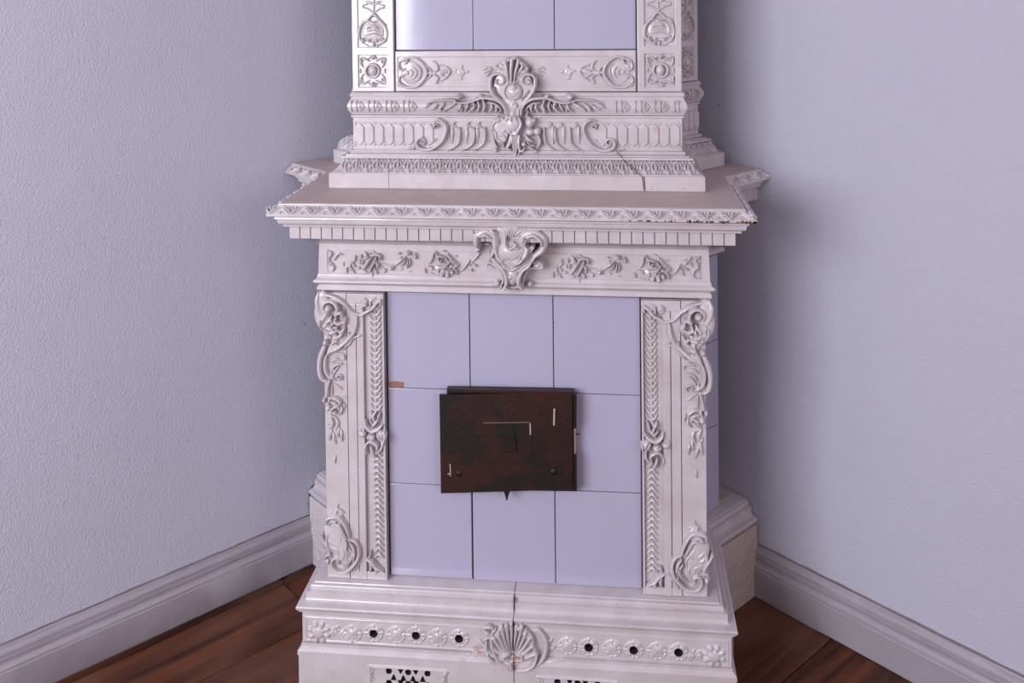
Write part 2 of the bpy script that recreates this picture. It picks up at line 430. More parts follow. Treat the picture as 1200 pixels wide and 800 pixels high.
# skirting boards
def skirt(name, p0, p1, label):
    prof0 = [(0, .136), (.006, .136), (.008, .131)]+arc(.008, .129, .014, .112, .003, 4)+[(.0145, .110), (.0145, .106)]+arc(.0145, .106, .018, .088, -.003, 4)+[(.0205, .086), (.0205, .080), (.022, .078), (.022, .004), (.020, 0), (0, 0)]
    n = 60; path = [tuple(p0.lerp(p1, i/n)) for i in range(n+1)]
    o = sweep(name, path, [(a, ZF+z) for a, z in prof0], 'skirt', None, 30, True, .00045)
    tag(o, label, 'skirting board', 'structure')
    return o
stL = PL+DL*.062; stR = PR-DR*.062
sk = skirt('baseboard_left', PL-DL*3.6, stL, 'pale grey moulded skirting board running along the left wall to the stove')
sk2 = skirt('baseboard_right', stR, PR-DR*3.6, 'pale grey moulded skirting board running along the right wall from the stove')
# dirty line where plaster meets the top of each board
def gap_line(parent, p0, p1):
    n = 90; path = [tuple(p0.lerp(p1, i/n)) for i in range(n+1)]
    o = sweep('dirty_gap_line', path, [(0, ZF+.1395), (.003, ZF+.139), (.003, ZF+.1362), (0, ZF+.1362)], 'gap', parent, 30, True, .0009)
gap_line(sk, PL-DL*3.6, stL); gap_line(sk2, stR, PR-DR*3.6)

# broken plaster line where each wall meets the stove's base
def plaster_crack(parent, pts, k, wd):
    nn = Vector((.7389, -.6738, 0)) if k == 0 else Vector((-.6738, -.7389, 0)); V, Fc = [], []
    P = []
    for (a, b) in zip(pts[:-1], pts[1:]):
        for t in (0, .33, .66): P.append((a[0]+(b[0]-a[0])*t+random.uniform(-.7, .7)*(t > 0), a[1]+(b[1]-a[1])*t))
    P.append(pts[-1])
    for i, (x, y) in enumerate(P):
        c = on_wall(x, y, k); w_ = wd*random.uniform(.45, 1.3); tv = Vector((nn.y, -nn.x, 0))
        a0, b0 = c-tv*w_-Vector((0, 0, w_*.4)), c+tv*w_+Vector((0, 0, w_*.4))
        V += [tuple(a0), tuple(a0+nn*.002), tuple(b0+nn*.002), tuple(b0)]
        if i: q = (i-1)*4; Fc += [(q+j, q+(j+1) % 4, q+4+(j+1) % 4, q+4+j) for j in range(4)]
    link('plaster_crack', pmesh('plaster_crack', V, Fc), 'gap_dark', parent)
M['gap_dark'] = mat('dark_broken_plaster', (.06, .03, .03), .95)
plaster_crack(wl, [(379, 553), (374, 561), (366, 570), (362.5, 578), (362.5, 592), (364, 604), (359, 611), (352, 615)], 0, .0022)
plaster_crack(wl, [(362, 610), (366, 620), (367.5, 640), (367.5, 658)], 0, .0018)
plaster_crack(wr, [(848, 572), (860, 577), (871, 583), (877, 592), (881, 600), (883, 615), (886, 630), (885, 648), (886, 668), (888, 683)], 1, .0024)

# ================================================================== the stove
STOVE = empty('tiled_stove', (0, .2, 0)); STOVE.location = (0, 0, ZF)
tag(STOVE, 'tall cream and lavender glazed tile stove with rococo relief standing in the room corner', 'stove')
class Shift:      # children keep world coordinates: parent sits at floor level
    pass
STOVE.location = (0, 0, 0)
dRw = Vector((math.sin(AL), math.cos(AL))); dLw = Vector((-math.cos(AL), math.sin(AL)))
SR, SL = Vector((.45, .300)), Vector((-.45, .323))
def path_to_wall(w, y0, gap=.006, more=0.0):
    sR = Vector((w, SR.y)); sL = Vector((-w, SL.y+more))
    tR = (PR-sR).dot(dRw)-gap; tL = (PL-sL).dot(dLw)-gap
    return [tuple(sL+dLw*tL), tuple(sL), (-w, y0), (w, y0), tuple(sR), tuple(sR+dRw*tR)]
def path_ret(w, y0, yR, yL, t, back=.22):
    sR = Vector((w, yR)); sL = Vector((-w, yL)); eR = sR+dRw*t; eL = sL+dLw*t
    nRw = Vector((dRw.y, -dRw.x)); nLw = Vector((-dLw.y, dLw.x))
    return [tuple(eL-nLw*back), tuple(eL), tuple(sL), (-w, y0), (w, y0), tuple(sR), tuple(eR), tuple(eR-nRw*back)]
Y0 = -.01
PW = path_to_wall(.45, Y0)          # base and shelf: run to the walls
PWb = path_to_wall(.45, Y0, .006, .024)
PB = path_ret(.45, Y0, SR.y, SL.y, .105)   # body
PT = path_ret(.41, .125, .345, .362, .095, .12)   # tower
def zo(out, y): return (out, zpx(y, Y0-out))
def zt(out, y): return (out, zpx(y, .125-out))

# ---- base: two blocks butted at the middle
zb = ZF
base_prof = [(-.04, .003), (.022, .003), (.025, .002)] + arc(.026, .0, .034, -.011, .0045, 6) + [(.036, -.012), (.042, -.0125), (.042, -.020)] \
    + arc(.042, -.0205, .052, -.036, -.0045, 6) + arc(.054, -.0365, .060, -.048, .0055, 8) + [(.0565, -.0495), (.0565, -.053), (.050, -.0545), (.050, -.064), (.018, -.064)]
base_low = [(.018, -.130), (.052, -.130), (.052, -.137), (.054, -.1385), (.060, -.1455), (.060, -.155), (.026, -.155), (.026, ZF+.006), (.060, ZF+.006), (.060, ZF+.0005), (-.04, ZF+.0005)]
xm = at_y(602.5, 760, -.06).x
pL = PWb[:3]+[(xm-.0008, Y0)]; pR = [(xm+.0008, Y0)]+PWb[3:]
baseL = sweep('base_block', pL, base_prof+base_low, 'glaze', STOVE)
baseR = sweep('base_block', pR, base_prof+base_low, 'glaze', STOVE)
# the wings of the base keep a plain sloping face (plates cover the recessed zone there)
for (b, pth, k) in ((baseL, PWb[0:3], 0), (baseR, PWb[3:6], 1)):
    cor_ = Vector(pth[2] if k == 0 else pth[0]); adj = Vector(pth[1] if k == 0 else pth[1])
    full = [pth[0], pth[1], tuple(adj.lerp(Vector(PWb[2]), .97))] if k == 0 else [tuple(Vector(PWb[4]).lerp(Vector(PWb[3]), .97)), pth[1], pth[2]]
    full = full if k == 0 else [full[0], PWb[4], PWb[5]]
    sweep('wing_face', full, [(.02, -.0555), (.0590, -.0565), (.0604, -.062), (.0604, -.15), (.0606, ZF+.0005), (.02, ZF+.0005)], 'glaze_rough' if k == 0 else 'glaze_shaded', b, 38, True)
# ledge on top of the base wings
def cover(name, path, out, z0, z1, m, parent):
    q = offs(path, out); pts = [(v.x, v.y) for v in q]
    pts += [tuple(CORNER-DR*.25+(-nR)*.01), tuple(CORNER+(-nR-nL)*.012), tuple(CORNER-DL*.25+(-nL)*.01)]
    return prism(name, pts, z0, z1, m, parent)
cover('base_ledge', PWb, -.012, -.03, .0035, 'dusty', STOVE)

# ornament of the base band: a carved plate per half with real air holes
Yb = Y0-.050
cb = {}
PXR = crop(0, 0, 1, Yb)
def rosette(x, y, hole):
    o = []
    for k in range(4):
        a = math.radians(45+90*k); o.append(E(x+6.2*math.cos(a), y+6.2*math.sin(a)*.92, 4.4, 4.0, 2.6))
        b = a+math.radians(45); o += LEAF(x+5*math.cos(b), y+5*math.sin(b), x+11.5*math.cos(b), y+10.5*math.sin(b), 2.2, 2.4, 0, 0, False)
    o.append(S([(x+10.5*math.cos(t), y+9*math.sin(t)) for t in np.linspace(.3, math.pi-.3, 7)], .9, 2.6, 0, 'flat'))
    o.append(S([(x+10.5*math.cos(t), y-9*math.sin(t)) for t in np.linspace(.3, math.pi-.3, 7)], .9, 2.6, 0, 'flat'))
    o.append(E(x, y, 6.4, 5.8, 4.0, 0, 0, .35))
    if not hole: o += [G([(x-3, y-2), (x+1, y+2), (x+3, y-1)], .7, 1.2), G([(x-2, y+3), (x+3, y+3)], .6, 1)]
    return o
def corner_flower(cx, cy, s=1):
    o = [E(cx, cy, 9.5, 8.6, 4.5, 1, 0, .6)]
    for k in range(8):
        a = math.radians(45*k+20); o.append(E(cx+10*math.cos(a), cy+9.4*math.sin(a), 4.6, 3.4, 4.2, 0, -(45*k+20)))
        o.append(G([(cx+6.5*math.cos(a+.39), cy+6.2*math.sin(a+.39)), (cx+14*math.cos(a+.39), cy+13*math.sin(a+.39))], .8, 2.2))
    for k in range(3):
        o.append(S(SP(cx+s*(17+k*5.5), cy-2+(-1)**k*3.5, .8, 3.0, 0, 300*(-1)**k, 8), 1.3, 3.8))
        o += LEAF(cx+s*(13+k*5), cy+4-k, cx+s*(18+k*5), cy-6+k*2, 1.8, 3)
    o += LEAF(cx+s*12, cy-7, cx+s*30, cy+6, 1.8, 2.6, 0, .1)
    return o
holesL = [(438.2, 740.8), (487.8, 743.2), (538.3, 746.9)]; rosL = [(413, 741.5), (464.5, 743), (513, 746)]
holesR = [(690, 757.3), (742.5, 760.4), (795.1, 763)]; rosR = [(665, 756), (717, 759), (770, 762)]
def band(side):
    ops = []
    hs, rs = (holesL, rosL) if side < 0 else (holesR, rosR)
    for h in hs: ops += rosette(h[0], h[1], True)
    for r in rs: ops += rosette(r[0], r[1], False)
    ops += corner_flower(374, 740, 1) if side < 0 else corner_flower(836.5, 768, -1)
    holes = [H(h[0], h[1], 5.0, 4.6, 0) for h in hs]
    ops = PXR(ops)
    z0, z1 = -129.5, -64.5
    x0, x1 = (-500, xm*1000-.8) if side < 0 else (xm*1000+.8, 500)
    fr = [R(x0, z0, x1, z1, .2)]
    ix0, ix1 = (x0+9, x1-1) if side < 0 else (x0+1, x1-9)
    fr += [S([(ix0, z0+6), (ix1, z0+6)], 1.0, 1.6, 0, 'flat'), S([(ix0, z1-5), (ix1, z1-5)], 1.0, 1.6, 0, 'flat')]
    ex = ix0 if side < 0 else ix1
    fr += [S([(ex, z0+6), (ex, z1-5)], 1.0, 1.6, 0, 'flat')]
    hh = []
    for h in hs:
        q = at_y(h[0], h[1], Yb); hh.append(H(q.x*1000, q.z*1000, 9.2, 8.8, 28))
    return fr+ops+hh
for side, b in ((-1, baseL), (1, baseR)):
    relief('carved_band', band(side), Yb, b, back=20, res=1.15)
# lower plinth face with the fretwork vents
Yl = Y0-.058
CV = crop(440, 715, 9.41, Yl)
def lower(side):
    z0, z1 = ZF*1000+6, -155.5
    x0, x1 = (-508, xm*1000-.8) if side < 0 else (xm*1000+.8, 508)
    ops = [R(x0, z0, x1, z1, .2)]
    # vent: frame moulding + rows of triangular and round holes, mirrored for the other half
    q0 = at_y(434, 780, Yl); q1 = at_y(523, 785, Yl)
    a, b = q0.x*1000, q1.x*1000
    if side > 0: a, b = 1*(at_y(632, 795, Yl).x*1000), at_y(722, 799, Yl).x*1000
    top = (q0.z*1000+q1.z*1000)/2; bot = z0+10
    ops += [S([(a, top), (b, top)], 1.5, 3.4, 0, 'flat'), S([(a, bot), (b, bot)], 1.5, 3.4, 0, 'flat'), S([(a+1, top), (a+1, bot)], 1.5, 3.4, 0, 'flat'), S([(b-1, top), (b-1, bot)], 1.5, 3.4, 0, 'flat')]
    for sx in (a, b):
        s = 1 if sx == a else -1
        ops += [S(SP(sx+s*1, top-9, 1, 5, 0, 330*s), 1.5, 4), S(SP(sx-s*3, top-1, .5, 3, 90, 330), 1.3, 4), S([(sx+s*9, top-3), (sx+s*5, top-18), (sx+s*10, top-33)], 1.3, 3)]
    hs = []
    mid = (a+b)/2
    for r in range(4):
        yy = top-10-r*14
        if yy < bot+7: break
        for k in range(-3, 4):
            xx = mid+k*23+(11.5 if r % 2 else 0)
            if r % 2 == 0: hs += [H(xx, yy, 6.5, 6.5, 24)] if k % 2 == 0 and abs(k) < 3 else ([H(xx+5*(-1 if k > 0 else 1), yy+1, 6.5, 6, 24, 3)] if abs(k) < 3 else [])
            elif -3 < k < 2: hs += [H(xx, yy, 6, 6.5, 24, 3, 1)]
    if side > 0:
        q = at_y(757, 789, Yl)
        ops += [E(q.x*1000, q.z*1000, 2.5, 2, .3)]
    return ops+hs
for side, b in ((-1, baseL), (1, baseR)):
    relief('plinth_face', lower(side), Yl, b, back=18, res=1.3)
# soot behind the holes
box('flue_soot', -.47, .47, Yb+.0215, Yb+.0225, ZF+.008, -.066, 'soot', baseL)
# centre shell over the joint of the two base blocks
CS = crop(535, 715, 9.23, Yb)
def shell_half(side):
    o = []
    o += [E(600, 350, 235, 235, 6, 2, 0, .4)]
    n = 13
    for k in range(n):
        a = math.radians(-180+12+(156)*k/(n-1)); r = 262 if k % 2 == 0 else 245
        ex, ey = 600+r*.95*math.cos(a), 520+1.62*r*math.sin(a)
        o.append(S([(600, 530), ((600+ex)/2+18*math.cos(a), (530+ey)/2), (ex, ey)], (6, 14, 24), 6, 5, 'x'))
        o.append(E(ex, ey, 26, 26, 9, 2))
    for k in range(n-1):
        a = math.radians(-180+12+(156)*(k+.5)/(n-1)); o.append(G([(600, 500), (600+225*math.cos(a), 520+1.5*225*math.sin(a))], 8, 4))
    # rims
    o += [S([(430, 170), (390, 215), (385, 300), (415, 420), (475, 520), (560, 585)], (10, 22, 26, 20), 11, 2, 'x'),
          S([(300, 185), (330, 150), (385, 155), (405, 195)], 18, 8, 2), S([(300, 190), (350, 215), (370, 260)], 16, 8, 2),
          S([(295, 310), (330, 270), (375, 275)], 18, 7, 2), S([(330, 300), (325, 400), (365, 490), (420, 540), (490, 575)], (8, 24, 30, 12), 8, 1, 'x'),
          G([(345, 380), (380, 470), (440, 530)], 7, 4),
          S([(770, 190), (820, 250), (835, 350), (870, 440), (840, 540), (760, 590), (660, 600)], (10, 20, 24, 20), 11, 2, 'x'),
          S([(830, 190), (890, 190), (945, 250), (975, 340), (955, 450), (900, 540), (810, 610)], (10, 30, 34, 12), 9, 1, 'x'),
          G([(870, 220), (930, 310), (930, 430), (880, 520)], 8, 4), G([(860, 260), (890, 340), (890, 440)], 7, 4),
          S(SP(545, 470, 8, 40, 0, 320), 13, 10, 4), S(SP(690, 470, 8, 42, 180, -140), 13, 10, 4),
          E(600, 560, 26, 46, 11, 6), E(600, 100, 26, 40, 10, 4), E(540, 135, 22, 26, 9, 3), E(680, 160, 24, 30, 9, 3), E(755, 190, 22, 26, 9, 2), E(470, 170, 22, 26, 9, 3)]
    if side < 0:
        o += LEAF(340, 470, 170, 430, 24, 5)+LEAF(300, 520, 100, 480, 22, 4)+LEAF(430, 580, 240, 565, 16, 4)+[E(130, 470, 30, 14, 3), S(SP(180, 545, 6, 26, 0, 300), 10, 4)]
        o += LEAF(300, 350, 210, 300, 20, 4)+LEAF(280, 400, 200, 350, 16, 4)
    else:
        o += LEAF(930, 540, 1170, 520, 24, 5)+LEAF(960, 590, 1200, 610, 24, 4)+[S(SP(1030, 630, 6, 28, 0, 300), 12, 5), S(SP(1100, 655, 4, 20, 0, 300), 9, 4)]
        o += LEAF(985, 410, 1080, 370, 18, 4)+LEAF(985, 350, 1040, 290, 18, 4)
    o = CS(o)
    lim = xm*1000+(.0 if side < 0 else .0)
    return o
def clip_half(me, side):
    import bmesh
    bm = bmesh.new(); bm.from_mesh(me)
    bmesh.ops.bisect_plane(bm, geom=bm.verts[:]+bm.edges[:]+bm.faces[:], plane_co=(xm+side*.0009, 0, 0), plane_no=(-side, 0, 0), clear_outer=True)
    bm.to_mesh(me); bm.free()
for side, b in ((-1, baseL), (1, baseR)):
    me = relief_mesh('shell_cartouche', shell_half(side), back=2, res=1.0); clip_half(me, side)
    o = link('shell_cartouche', me, 'glaze', b); o.location = (0, Yb, 0)
# dark joint between the two blocks
box('base_joint', xm-.0008, xm+.0008, Yb+.004, Yb+.03, ZF+.001, 0, 'joint', baseL)

# ---- body: grout core, tiles, pilasters
def core(name, path, out, z0, z1, m, parent):
    q = offs(path, out); return prism(name, [(v.x, v.y) for v in q], z0, z1, m, parent)
core('body_core', PB, -.016, .0, .82, 'joint', STOVE)
TX = [-.3005, -.1003, .0985, .3015]; TZ = [.0035, .2290, .4600, .6920]
def tile(x0, x1, z0, z1, Y, g=.0009, name='glazed_tile', parent=STOVE, th=.0155, dy=0.0):
    return box(name, x0+g, x1-g, Y+dy, Y+th, z0+g, z1-g, 'tile', parent, .0014, 50)
for r in range(3):
    for c in range(3):
        zz0, zz1 = TZ[r]+random.uniform(-.0006, .0006), TZ[r+1]+random.uniform(-.0006, .0006)
        dx = (.0016 if r == 0 and c > 0 else 0)
        tile(TX[c]+(dx if c == 1 else 0), TX[c+1], zz0, zz1, 0, dy=random.uniform(-.0008, .0006), g=.0010)
# missing-glaze wedge in the upper left tile joint
q = at_y(454.8, 447.5, 0); q2 = at_y(473, 453.3, 0)
V = [(q.x, -.0016, q2.z), (q2.x, -.0016, q2.z-.0005), (q2.x, -.0016, q.z+.001), (q.x+.018, -.0016, q.z+.003), (q.x, -.0016, q.z)]
V += [(a, .004, c) for a, _, c in V]
link('exposed_clay_wedge', pmesh('exposed_clay_wedge', V, [(0, 1, 2, 3, 4), (9, 8, 7, 6, 5)]+[(i, i+5, (i+1) % 5+5, (i+1) % 5) for i in range(5)]), 'clay', STOVE)
# tiles on the body's side and wing faces
def placed(o, side, S0, out=0.0, t=0.0):
    """local x along the wing, -y out of it"""
    d, phi = (dRw, math.pi/2-AL) if side > 0 else (dLw, -AL)
    o.rotation_euler[2] = phi
    n = Vector((dRw.y, -dRw.x)) if side > 0 else Vector((-dLw.y, dLw.x))
    p = Vector(S0)+d*t+n*out; o.location = (p.x, p.y, o.location.z); return o
for side, S0 in ((1, SR), (-1, SL)):
    for r in range(3):
        wdt = .105; V, Fc = box_vf(0.0015 if side > 0 else -wdt, wdt if side > 0 else -.0015, 0, .0155, TZ[r]+.0009, TZ[r+1]-.0009, .0014)
        o = link('side_tile', pmesh('side_tile', V, Fc, 15), 'tile', STOVE); placed(o, side, S0)
        for y0_, y1_ in ((.022, .16), (.162, S0.y-.002)):
            xs_ = (.434, .4495) if side > 0 else (-.4495, -.434)
            box('side_tile', xs_[0], xs_[1], y0_, y1_, TZ[r]+.0009, TZ[r+1]-.0009, 'tile', STOVE)

# pilasters
Yp = -.020
def pilaster_ops():
    A = crop(360, 335, 8, Yp); B = crop(360, 425, 8, Yp); C = crop(360, 480, 8, Yp); D = crop(360, 580, 8, Yp)
    return A, B, C, D
PA, PBc, PC, PD = pilaster_ops()
pil = box('pilaster', -.4495, -.3030, -.012, .022, .0035, .6925, 'glaze', STOVE)
def xz(x, y): q = at_y(x, y, Yp); return q.x*1000, q.z*1000
# flat facings that leave the vertical grooves and the sunk chain panel between them
xa = [-449.5, -xz(0, 0)[0]*0-412.5, -387.5, -371.5, -308.5]   # rough edges (mm), refined below
def strip_parts():
    z0, z1 = 4, 692
    L = []
    L.append(box_vf(-.4495, xz(408, 500)[0]/1000-.0008, Yp, -.012, z0/1000, z1/1000, .001))
    L.append(box_vf(xz(408, 500)[0]/1000+.0008, xz(419.2, 500)[0]/1000-.0008, Yp-.0015, -.012, z0/1000, .668, .0012))
    L.append(box_vf(xz(419.2, 500)[0]/1000+.0008, xz(427.6, 500)[0]/1000, Yp-.003, -.012, z0/1000, .668, .0012))
    L.append(box_vf(xz(449.0, 500)[0]/1000, -.3030, Yp-.0015, -.012, z0/1000, z1/1000, .0012))
    L.append(box_vf(xz(408, 500)[0]/1000+.0008, xz(449, 500)[0]/1000, Yp-.0015, -.012, .668, z1/1000, .0012))
    L.append(box_vf(xz(408, 500)[0]/1000+.0008, xz(449, 500)[0]/1000, Yp-.001, -.012, z0/1000, .022, .0012))
    return join_vf(L)
V, Fc = strip_parts(); fac = link('pilaster_facing', pmesh('pilaster_facing', V, Fc, 15), 'glaze', pil)
# leaf chain in the sunk panel
def chain():
    o = []
    y = 70
    y = 205
    k = 0
    while y < 1180:           # cups, measured in crop A (8x)
        w = 52
        cx = 634+ (y-200)*.012
        o += [S([(cx-w, y-40), (cx-34, y-6), (cx, y+14), (cx+34, y-6), (cx+w, y-40)], (5, 11, 15, 11, 5), 4.2, 1.2+.0, 'x'),
              E(cx-4, y-18, 13, 16, 4.5)]
        o += [G([(cx-w, y-20), (cx-30, y+14), (cx, y+28), (cx+30, y+14), (cx+w, y-20)], 5, 3.0)]
        y += 59.5
    return o
def chain2():
    o = []; y = 1590          # lower run: chevrons of husks pointing down
    while y < 2545:
        cx = 648+(y-1600)*.022
        for s in (-1, 1):
            o += LEAF(cx+s*4, y-34, cx+s*50, y+14, 14, 4.4, 1.0, .12*s, False)
            o.append(G([(cx+s*6, y-12), (cx+s*50, y+32)], 4, 2.4))
        o.append(E(cx, y-16, 8, 12, 5.5))
        y += 56
    return o
relief('leaf_chain', [PA(chain())], -.0125, pil, back=1)
relief('husk_chain', [PA(chain2())], -.0125, pil, back=1)
# crest, middle clasp and foot leaf of the chain panel
crest = [E(540, 150, 34, 46, 6, 1), G(SP(540, 150, 8, 26, 0, 300), 6, 3), S([(590, 190), (600, 130), (640, 110)], 16, 5), S([(600, 210), (650, 160), (690, 130), (690, 180)], 18, 6),
         S([(560, 240), (620, 205), (670, 150)], 14, 5)]
relief('crest_leaf', PA(crest), Yp-.0015, pil)
clasp = [S([(545, 540), (560, 590), (610, 630), (670, 610), (710, 570)], (12, 20, 22, 20, 10), 7, 1, 'x'), E(520, 660, 40, 34, 6, 1), E(600, 690, 44, 26, 5, 2), E(690, 670, 42, 50, 7, 1),
         S([(480, 650), (500, 620), (510, 600)], 10, 4), S([(550, 760), (600, 730), (660, 770), (650, 830)], 16, 6, 1), S([(720, 640), (735, 680), (715, 760)], 14, 6, 1),
         S([(560, 760), (545, 800), (560, 850)], 12, 5), S([(650, 450), (620, 500), (640, 560)], 14, 5), S([(600, 460), (620, 520)], 12, 5), S([(680, 470), (660, 540)], 12, 5), S([(610, 600), (640, 560), (670, 530)], 12, 5),
         S([(700, 700), (700, 790), (650, 850)], 15, 5), S([(600, 790), (620, 850), (640, 880)], 13, 5), G([(560, 650), (600, 700), (650, 690)], 7, 4), G([(670, 640), (700, 700)], 7, 4),
         S([(590, 540), (630, 575), (670, 520)], 10, 6)]
relief('clasp_ornament', PBc(clasp), Yp-.0005, pil, back=6)
foot = [S([(560, 590), (610, 620), (650, 670), (720, 715)], (8, 22, 20, 6), 6, 1, 'x'), S([(580, 600), (600, 660), (590, 710)], 16, 5), S([(640, 660), (650, 700), (640, 720)], 14, 5),
        S([(540, 570), (500, 610), (470, 660), (440, 700)], (6, 14, 10), 4, 0, 'x'), S([(575, 585), (590, 560), (600, 530)], 9, 4), G([(600, 620), (640, 680), (700, 710)], 6, 3)]
relief('foot_leaf', PD(foot), Yp-.001, pil, back=6)
# scroll console at the top
con = [
    S([(150, 90), (150, 300), (230, 420), (260, 520), (220, 600)], (55, 78, 70, 40, 30), 9, 3, 'x'),      # body mass
    S([(120, 50), (105, 120), (120, 200), (150, 260)], (14, 30, 30, 22), 12, 3, 'x'),
    S([(115, 50), (190, 75), (270, 100), (350, 155), (410, 220), (450, 245), (510, 262), (560, 235), (620, 200), (670, 140)], (10, 17, 19, 24, 22, 17, 16, 15, 13, 7), 10, 2, 'x'),
    S(SP(215, 190, 22, 92, 60, 400, 22)+[(330, 230), (350, 300)], (8, 16, 20, 22, 14), 12, 8, 'x'),
    E(218, 190, 36, 36, 14, 9),
    G([(350, 170), (400, 230), (430, 262)], 13, 9),
    S([(190, 260), (160, 290), (140, 340), (165, 390)], 26, 10, 8), S([(240, 270), (225, 300), (200, 330), (215, 360)], 20, 9, 8), S([(280, 280), (270, 320), (310, 340), (350, 320)], 20, 9, 6),
    S([(330, 270), (370, 300), (350, 350)], 20, 8, 6), S([(360, 380), (330, 420), (300, 400)], 18, 8, 6), S([(350, 420), (310, 460), (260, 480)], 18, 8, 6), S([(300, 400), (240, 420), (200, 440)], 20, 8, 9),
    S([(180, 360), (230, 380), (290, 370)], 22, 7, 10), E(185, 510, 24, 26, 9, 9), S([(240, 300), (250, 340), (230, 380)], 14, 9, 10),
    G([(150, 300), (150, 350), (170, 400)], 7, 5), G([(260, 300), (250, 350), (280, 400)], 8, 5), G([(200, 400), (240, 450), (230, 520)], 8, 5), G([(320, 360), (290, 400)], 7, 5), G([(210, 345), (190, 370)], 6, 5),
    S([(470, 280), (465, 350), (440, 430), (380, 500), (310, 560), (240, 600), (200, 610)], (14, 24, 26, 24, 26, 24, 10), 9, 3, 'x'),
    G([(445, 300), (440, 380), (400, 460)], 6, 4), G([(250, 540), (310, 510), (350, 450), (390, 380), (380, 300)], 9, 8),
    S([(335, 590), (400, 530), (440, 480), (500, 455)], (8, 15, 12, 14), 6, 1, 'x'), S([(500, 455), (510, 465)], 14, 5, 0),
    S([(380, 480), (400, 450), (395, 430)], 9, 6, 4),
]
relief('scroll_console', PA(con), Yp, pil, back=22, hm=1.25)
C2 = [
    S([(170, 560), (140, 640), (125, 720), (130, 800), (155, 860), (195, 880)], (24, 30, 28, 26, 26, 14), 12, 3, 'x'),
    S([(230, 590), (185, 660), (175, 740), (190, 810), (235, 860)], (14, 20, 22, 20, 12), 9, 2, 'x'), G([(205, 640), (200, 740), (215, 800)], 12, 8),
    S([(300, 620), (345, 640), (350, 680), (320, 680)], 11, 6), S([(250, 650), (300, 630), (340, 650)], 13, 6), S([(230, 710), (270, 680), (320, 690)], 14, 7, 1), S([(240, 780), (270, 735), (330, 720)], 14, 7, 1),
    S([(240, 840), (265, 790), (300, 750)], 12, 6), S(SP(302, 850, 6, 34, -60, 420, 20), 10, 7), S([(270, 880), (240, 850), (225, 800)], 12, 6),
    S([(250, 905), (290, 930), (325, 960)], (4, 9, 8), 5, 0, 'x'),
]
relief('lower_scroll', PA(C2), Yp, pil, back=14, hm=1.25)
drop = [
    S([(215, 160), (200, 230), (190, 300)], (16, 13, 20), 7, 2, 'x'), S([(235, 200), (240, 300)], 8, 4), E(168, 338, 20, 30, 9, 1), S([(190, 300), (215, 330), (200, 380)], 18, 7),
    E(205, 410, 30, 34, 8, 1), S([(220, 320), (270, 320), (320, 360), (300, 385)], (10, 20, 22, 8), 8, 1, 'x'), S([(230, 360), (270, 370), (300, 400)], 18, 7, 1),
    S(SP(268, 440, 8, 44, 0, 340, 16), 13, 8, 2), E(266, 442, 12, 12, 8, 3), S([(320, 400), (330, 440), (300, 480)], 14, 6), S([(225, 430), (230, 480), (280, 510)], 15, 6),
    S([(345, 370), (355, 400), (350, 430)], 11, 4), G([(240, 345), (290, 360)], 6, 4), G([(245, 400), (300, 410)], 6, 3),
    S([(215, 490), (240, 560), (215, 610)], 22, 6), S([(270, 510), (290, 560), (270, 620)], 20, 5), S([(200, 575), (215, 600)], 10, 5),
    LEAF(230, 600, 210, 720, 18, 6), LEAF(240, 640, 272, 760, 15, 5), LEAF(300, 600, 290, 690, 15, 6), LEAF(320, 620, 330, 730, 13, 6), S([(340, 310), (360, 312)], 7, 3),
    LEAF(265, 860, 262, 940, 9, 4),
]
relief('flower_drop', PBc(drop), Yp, pil, back=8)
ft = [
    S([(285, 190), (250, 320), (290, 450), (330, 560)], (60, 95, 100, 60), 6, 1, 'x'),
    S([(190, 250), (200, 200), (260, 180), (310, 190), (350, 240), (385, 310), (405, 385)], (14, 22, 22, 18, 20, 18, 12), 11, 3, 'x'),
    S([(240, 150), (270, 125), (310, 130), (345, 155)], (6, 14, 10), 6, 1, 'x'), E(275, 150, 22, 22, 8, 2), S([(290, 80), (280, 130)], 8, 5),
    S([(210, 260), (240, 220), (280, 230), (270, 265)], 14, 8, 5), S([(230, 270), (300, 260), (340, 320), (375, 390)], (8, 14, 14, 10), 8, 4, 'x'),
    G([(330, 230), (370, 310), (390, 380)], 8, 6),
    S([(415, 395), (465, 420), (495, 490), (485, 570), (440, 640), (380, 690), (310, 700), (255, 665), (238, 610), (265, 575), (300, 590), (300, 625)], (12, 18, 22, 24, 22, 20, 18, 16, 15, 13, 9), 11, 3, 'x'),
    S([(410, 430), (440, 470), (455, 540), (440, 600)], (8, 16, 16, 8), 8, 5, 'x'), S([(400, 480), (430, 520), (420, 580), (360, 640), (310, 640)], (8, 15, 16, 12), 8, 4, 'x'),
    G([(450, 440), (475, 510), (455, 590)], 7, 6), G([(430, 520), (400, 600), (350, 650)], 7, 6),
    S([(200, 330), (240, 380), (300, 420)], 14, 5, 3), S([(200, 400), (230, 430), (270, 450)], 12, 5, 3), S([(290, 330), (320, 390), (310, 440)], 14, 5, 3), S([(330, 380), (370, 440), (370, 500)], 15, 5, 3),
    S([(230, 470), (290, 500), (300, 560)], 14, 5, 3), S([(330, 480), (350, 530), (340, 590)], 12, 5, 3), S([(170, 590), (185, 555), (215, 545), (225, 570)], 11, 7, 2),
    S([(140, 380), (175, 440), (205, 490), (220, 540)], (10, 16, 12), 7, 2, 'x'), S([(205, 330), (190, 400), (200, 470)], 14, 6, 3),
    E(195, 610, 22, 34, 7, 1),
]
relief('foot_scroll', PD(ft), Yp, pil, back=16, hm=1.25)
# right-hand pilaster: mirrored copies
pil2 = twin(pil, STOVE)
for c in [ch for ch in pil.children]:
    t = twin(c, pil2, False)

